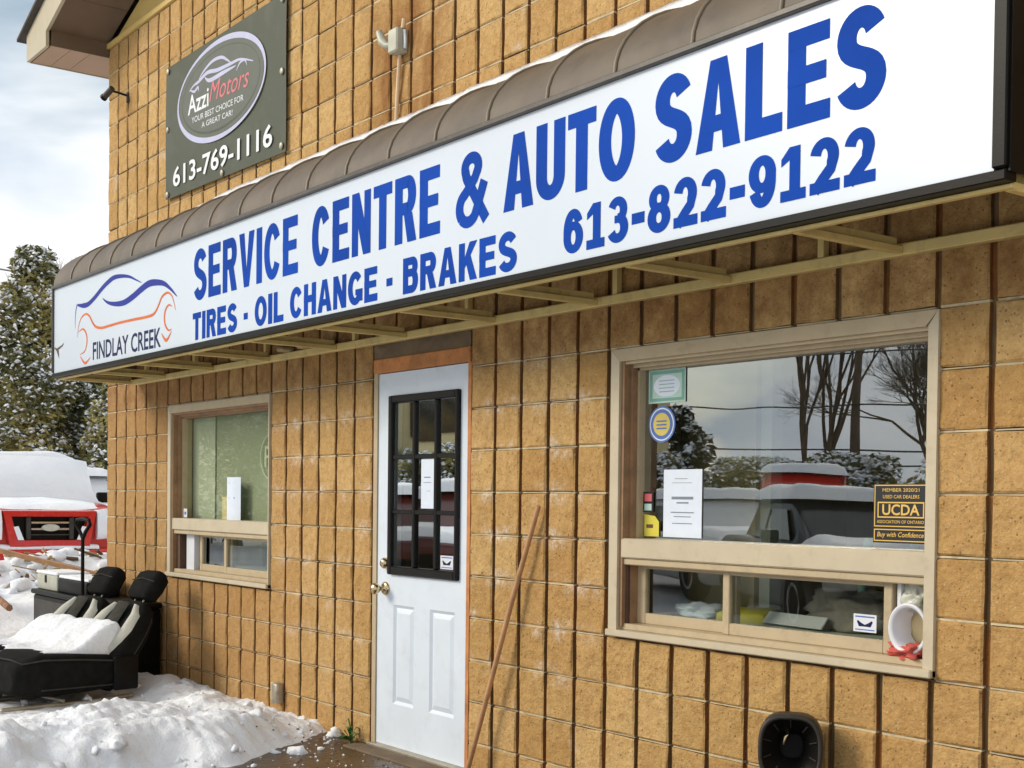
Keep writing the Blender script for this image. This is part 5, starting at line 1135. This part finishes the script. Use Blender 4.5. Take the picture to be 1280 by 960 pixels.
# ------------------------------------------------------------------ trees
def crown_mesh(h, r, n, seed, taper=.75, base=.3, leaf=.085, mat='leaf', snow_frac=.33):
    rnd = random.Random(seed); lf = MB(); sn = MB()
    lobes = [(rnd.uniform(0, 6.28), rnd.uniform(.15, .98), rnd.uniform(.25, .55)) for _ in range(26)]
    for i in range(n):
        a, zt_, ls = lobes[rnd.randrange(26)]; prof = (1 - zt_) ** taper * .95 + .08
        lx, ly, lz = math.cos(a) * r * prof * .62, math.sin(a) * r * prof * .62, base + (h - base) * zt_
        d = Vector((rnd.gauss(0, 1), rnd.gauss(0, 1), rnd.gauss(0, 1))).normalized() * (rnd.random() ** .4) * r * ls * (.35 + .65 * prof)
        p = Vector((lx, ly, lz)) + Vector((d.x, d.y, d.z * 1.25)); 
        if p.z < .05 or p.z > h * 1.04: continue
        s_ = leaf * rnd.uniform(.55, 1.5); up_ = d.z > -.1 * r * ls
        white = rnd.random() < snow_frac * (1.3 if up_ else .35)
        u_ = Vector((rnd.gauss(0, 1), rnd.gauss(0, 1), rnd.gauss(0, .5) - .25)).normalized(); v_ = u_.orthogonal().normalized()
        if white: u_ = Vector((rnd.gauss(0, 1), rnd.gauss(0, 1), rnd.gauss(0, .35))).normalized(); v_ = (Vector((0, 0, 1)).cross(u_)).normalized() + Vector((0, 0, rnd.uniform(-.4, .4))); s_ *= 1.15; p = p + Vector((0, 0, .02))
        if white:
            w_ = s_ * .62; a_ = rnd.uniform(.7, 1.4); b_ = rnd.uniform(.5, 1.0); q = [p + u_ * w_ * a_, p + v_ * w_ * b_, p - u_ * w_ * a_, p - v_ * w_ * b_, p + Vector((0, 0, w_ * .62)), p - Vector((0, 0, w_ * .35))]
            sn.add(q, [(0, 1, 4), (1, 2, 4), (2, 3, 4), (3, 0, 4), (1, 0, 5), (2, 1, 5), (3, 2, 5), (0, 3, 5)]); continue
        tgt = lf
        tgt.add([p - u_ * s_, p - v_ * s_ * .42 + u_ * .1 * s_, p + u_ * s_ * 1.0, p + v_ * s_ * .42], [(0, 1, 2, 3)])
        if not white: tgt.add([p - u_ * s_ * .6 + v_ * s_ * .5, p, p + u_ * s_ * .5 - v_ * s_ * .7], [(0, 1, 2)])
    return lf.mesh('crown', M[mat]), sn.mesh('crown_snow', M['snow_clean'])
protos = {}
def evergreen(key, loc, h, r, n, label, cat='tree', group='snowy evergreens', **kw):
    o = thing('cedar_tree', label, cat, loc, random.uniform(0, 6), group)
    if key not in protos: protos[key] = (h, r, crown_mesh(h, r, n, hash(key) % 1000, **kw), MB().tube([(0, 0, -.05), (.03, 0, h * .4), (0, .03, h * .9)], [.13, .08, .02], 8).mesh('trunk', M['bark']))
    H, R_, (a, b), t_ = protos[key]; s_ = (r / R_, r / R_, h / H)
    for n_, me in (('trunk', t_), ('crown', a), ('crown_snow', b)):
        c = link(n_, me, o); c.scale = s_
        if n_ != 'trunk': c['kind'] = 'stuff'
    return o
E1 = dict(leaf=.062, snow_frac=.22, base=.02)
evergreen(1, (-15.2, 4.1, 0), 5.75, 1.9, 40000, 'tall snowy cedar at the left edge of the photo', **E1)
evergreen(2, (-16.3, 5.9, 0), 5.6, 2.3, 40000, 'tall snowy cedar half hidden behind the sign end', **E1)
evergreen(3, (-13.4, 5.4, 0), 3.6, 1.7, 24000, 'shorter dense snowy cedar in front of two tall ones', **E1)
evergreen(3, (-17.8, 2.4, 0), 4.4, 1.9, 11000, 'snowy cedar out of line left of the red truck', **E1)
evergreen(3, (-19.2, 5.2, 0), 4.2, 2.1, 24000, 'broad snowy cedar filling the gap behind two tall ones', **E1)
evergreen(3, (-20.5, 3.0, 0), 3.8, 2.0, 24000, 'rearmost broad snowy cedar behind the red truck', **E1)
evergreen(1, (-17.6, 8.1, 0), 5.9, 2.5, 40000, 'snowy cedar furthest behind the building corner', **E1)
# low hedge and conifer across the lot (seen in the window reflections)
HB = dict(leaf=.085, snow_frac=.42, taper=.3, base=.0)
for i, (x, y, hh) in enumerate(((-14.6, -15.4, 2.6), (-12.2, -16.6, 2.3), (-10.0, -17.8, 2.2), (-7.9, -19.0, 2.3), (-5.8, -20.2, 2.2), (-3.4, -21.4, 2.4), (-1.0, -22.4, 2.3), (-17.2, -14.2, 2.5))):
    evergreen('h', (x, y, 0), hh, 1.7, 14000, ['snowy bush at far left of hedge row', 'snowy bush second in hedge row behind conifer', 'snowy bush third in hedge row', 'snowy bush mid hedge behind the black car', 'snowy bush fifth in hedge row', 'snowy bush sixth in the hedge row', 'snowy bush at the right end of hedge row', 'snowy bush beyond the left end of hedge'][i], 'bush', 'hedge across the lot', **HB)
evergreen('c', (-12.3, -18.1, 0), 3.4, 1.1, 6000, 'small dark snowy conifer rising above the hedge', leaf=.13, snow_frac=.25, mat='conifer')
def bare_tree(key, loc, h, label, spread=.5, depth=6, r0=.2, stems=1, seed=1, group='bare trees across the street'):
    rnd = random.Random(seed); tr_ = MB(); tw = MB()
    def grow(p, d, l, r, k):
        q = p + d * l; mid = p + d * l * .5 + Vector((rnd.gauss(0, .04), rnd.gauss(0, .04), 0)) * l
        (tr_ if k < 2 else tw).tube([p, mid, q], [r, r * .86, r * .72], 6 if k < 2 else 4 if k < 4 else 3, cap=False)
        if k >= depth: return
        for i in range(3 if k < depth - 1 and rnd.random() < .75 else 2):
            nd = (d + Vector((rnd.gauss(0, spread), rnd.gauss(0, spread), rnd.gauss(.12, spread * .5)))).normalized(); grow(q if i else q, nd, l * rnd.uniform(.62, .86), r * .62, k + 1)
    for s_ in range(stems):
        a = 6.28 * s_ / stems; grow(Vector((math.cos(a) * .15, math.sin(a) * .15, -.05)), Vector((math.cos(a) * .16 * (stems > 1), math.sin(a) * .16 * (stems > 1), 1)).normalized(), h * .26, r0, 0)
    o = thing('bare_tree', label, 'tree', loc, 0, group); tr_.build('trunk', M['bark'], o); tw.build('branches', M['bark'], o, kind='stuff'); return o
for i, (x, y, hh) in enumerate(((-22.5, -6.2, 5.6), (-24.5, -9.0, 6.2), (-23.0, -11.8, 5.8), (-25.5, -3.4, 6.0))):  # unseen row, added to keep bright sky out of the left window's reflection
    evergreen(3, (x, y, 0), hh, 2.3, 24000, ['dense snowy cedar second from right in far row past truck lane', 'tallest snowy cedar of the far row past truck lane', 'snowy cedar at the street end of the far row', 'snowy cedar nearest the truck end of the far row'][i], 'tree', 'cedars beyond the lot', **E1)
bare_tree(1, (-17.5, -29.2, 0), 11, 'tall bare multi-trunk tree reflected in the right window', .17, 8, .115, 4, 3)
bare_tree(2, (-14.6, -32.0, 0), 7.5, 'broad dense bare tree at right of window reflection', .45, 9, .16, 3, 8)
bare_tree(5, (-12.2, -30.6, 0), 7.0, 'dense bare tree at right edge of window reflection', .48, 9, .12, 4, 21)
bare_tree(3, (-30, 10.6, 0), 9.4, 'thin bare tree showing above the cedars', .25, 6, .08, 3, 5, 'bare trees beyond the cedars')
bare_tree(4, (-31, 12.2, 0), 9.6, 'thin bare tree behind the canopy end', .25, 6, .08, 3, 11, 'bare trees beyond the cedars')
# utility poles and wires
for i, (x, y) in enumerate(((-11.4, -23.4), (8, -33), (-34, -12))):
    o = thing('utility_pole', ['wooden utility pole between the bare trees', 'wooden utility pole far right across the street', 'wooden utility pole far left across the street'][i], 'pole', (x, y, 0), 0, 'utility poles')
    MB().tube([(0, 0, -.05), (0, 0, 6.2 if i == 0 else 9)], [.14, .09], 8).build('shaft', M['bark'], o)
def wire(a, b, sag, label):
    a, b = Vector(a), Vector(b); pts = [a.lerp(b, t / 24) - Vector((0, 0, sag * 4 * (t / 24) * (1 - t / 24))) for t in range(25)]
    tag(MB().tube(pts, .022, 5).build('overhead_wire', M['wire']), label, 'wire', 'overhead wires')
dirx = Vector((.837, -.547, 0))
for z, off_, lb in ((6.6, 0, 'topmost overhead wire across the street'), (5.2, .3, 'second overhead wire across the street'), (4.1, .1, 'third overhead wire across the street'), (3.75, .5, 'lowest overhead wire across the street')):
    c_ = Vector((-11.4 + off_, -23.4, z - .9)); wire(c_ - dirx * 34, c_ + dirx * 40, .5, lb)
wire((-40, 2.2, 10.6), (-14, 7.6, 5.2), .3, 'thin wire slanting down across the sky at left')
# buildings across the street
o = thing('street_building', 'long low red brick building with snowy roof across the street', 'building', (-17.5, -45.5, 0), R(-37))
MB().box(-6, 6, -4, 4, 0, 3.4).build('wall', M['brick_far'], o); MB().box(-6.3, 6.3, -4.3, 4.3, 3.4, 3.6).build('roof', M['snow_clean'], o)
for x in (-5, -2.5, 0, 2.5): MB().box(x, x + 1.3, 4.01, 4.06, 1.2, 2.6).build('window', M['car_glass'], o)
o = thing('street_building', 'pale two storey building with dark windows across the street', 'building', (-20.5, -19.5, 0), R(-58))
MB().box(-3.6, 3.6, -4, 4, 0, 5.2).build('wall', M['interior'], o); MB().box(-3.9, 3.9, -4.3, 4.3, 5.2, 5.5).build('roof', M['dark_wood'], o)
for x in (-3, -1.0, 1.0):
    for z in (1.0, 3.0): MB().box(x, x + 1.3, 4.01, 4.06, z, z + 1.2).build('window', M['car_glass'], o)
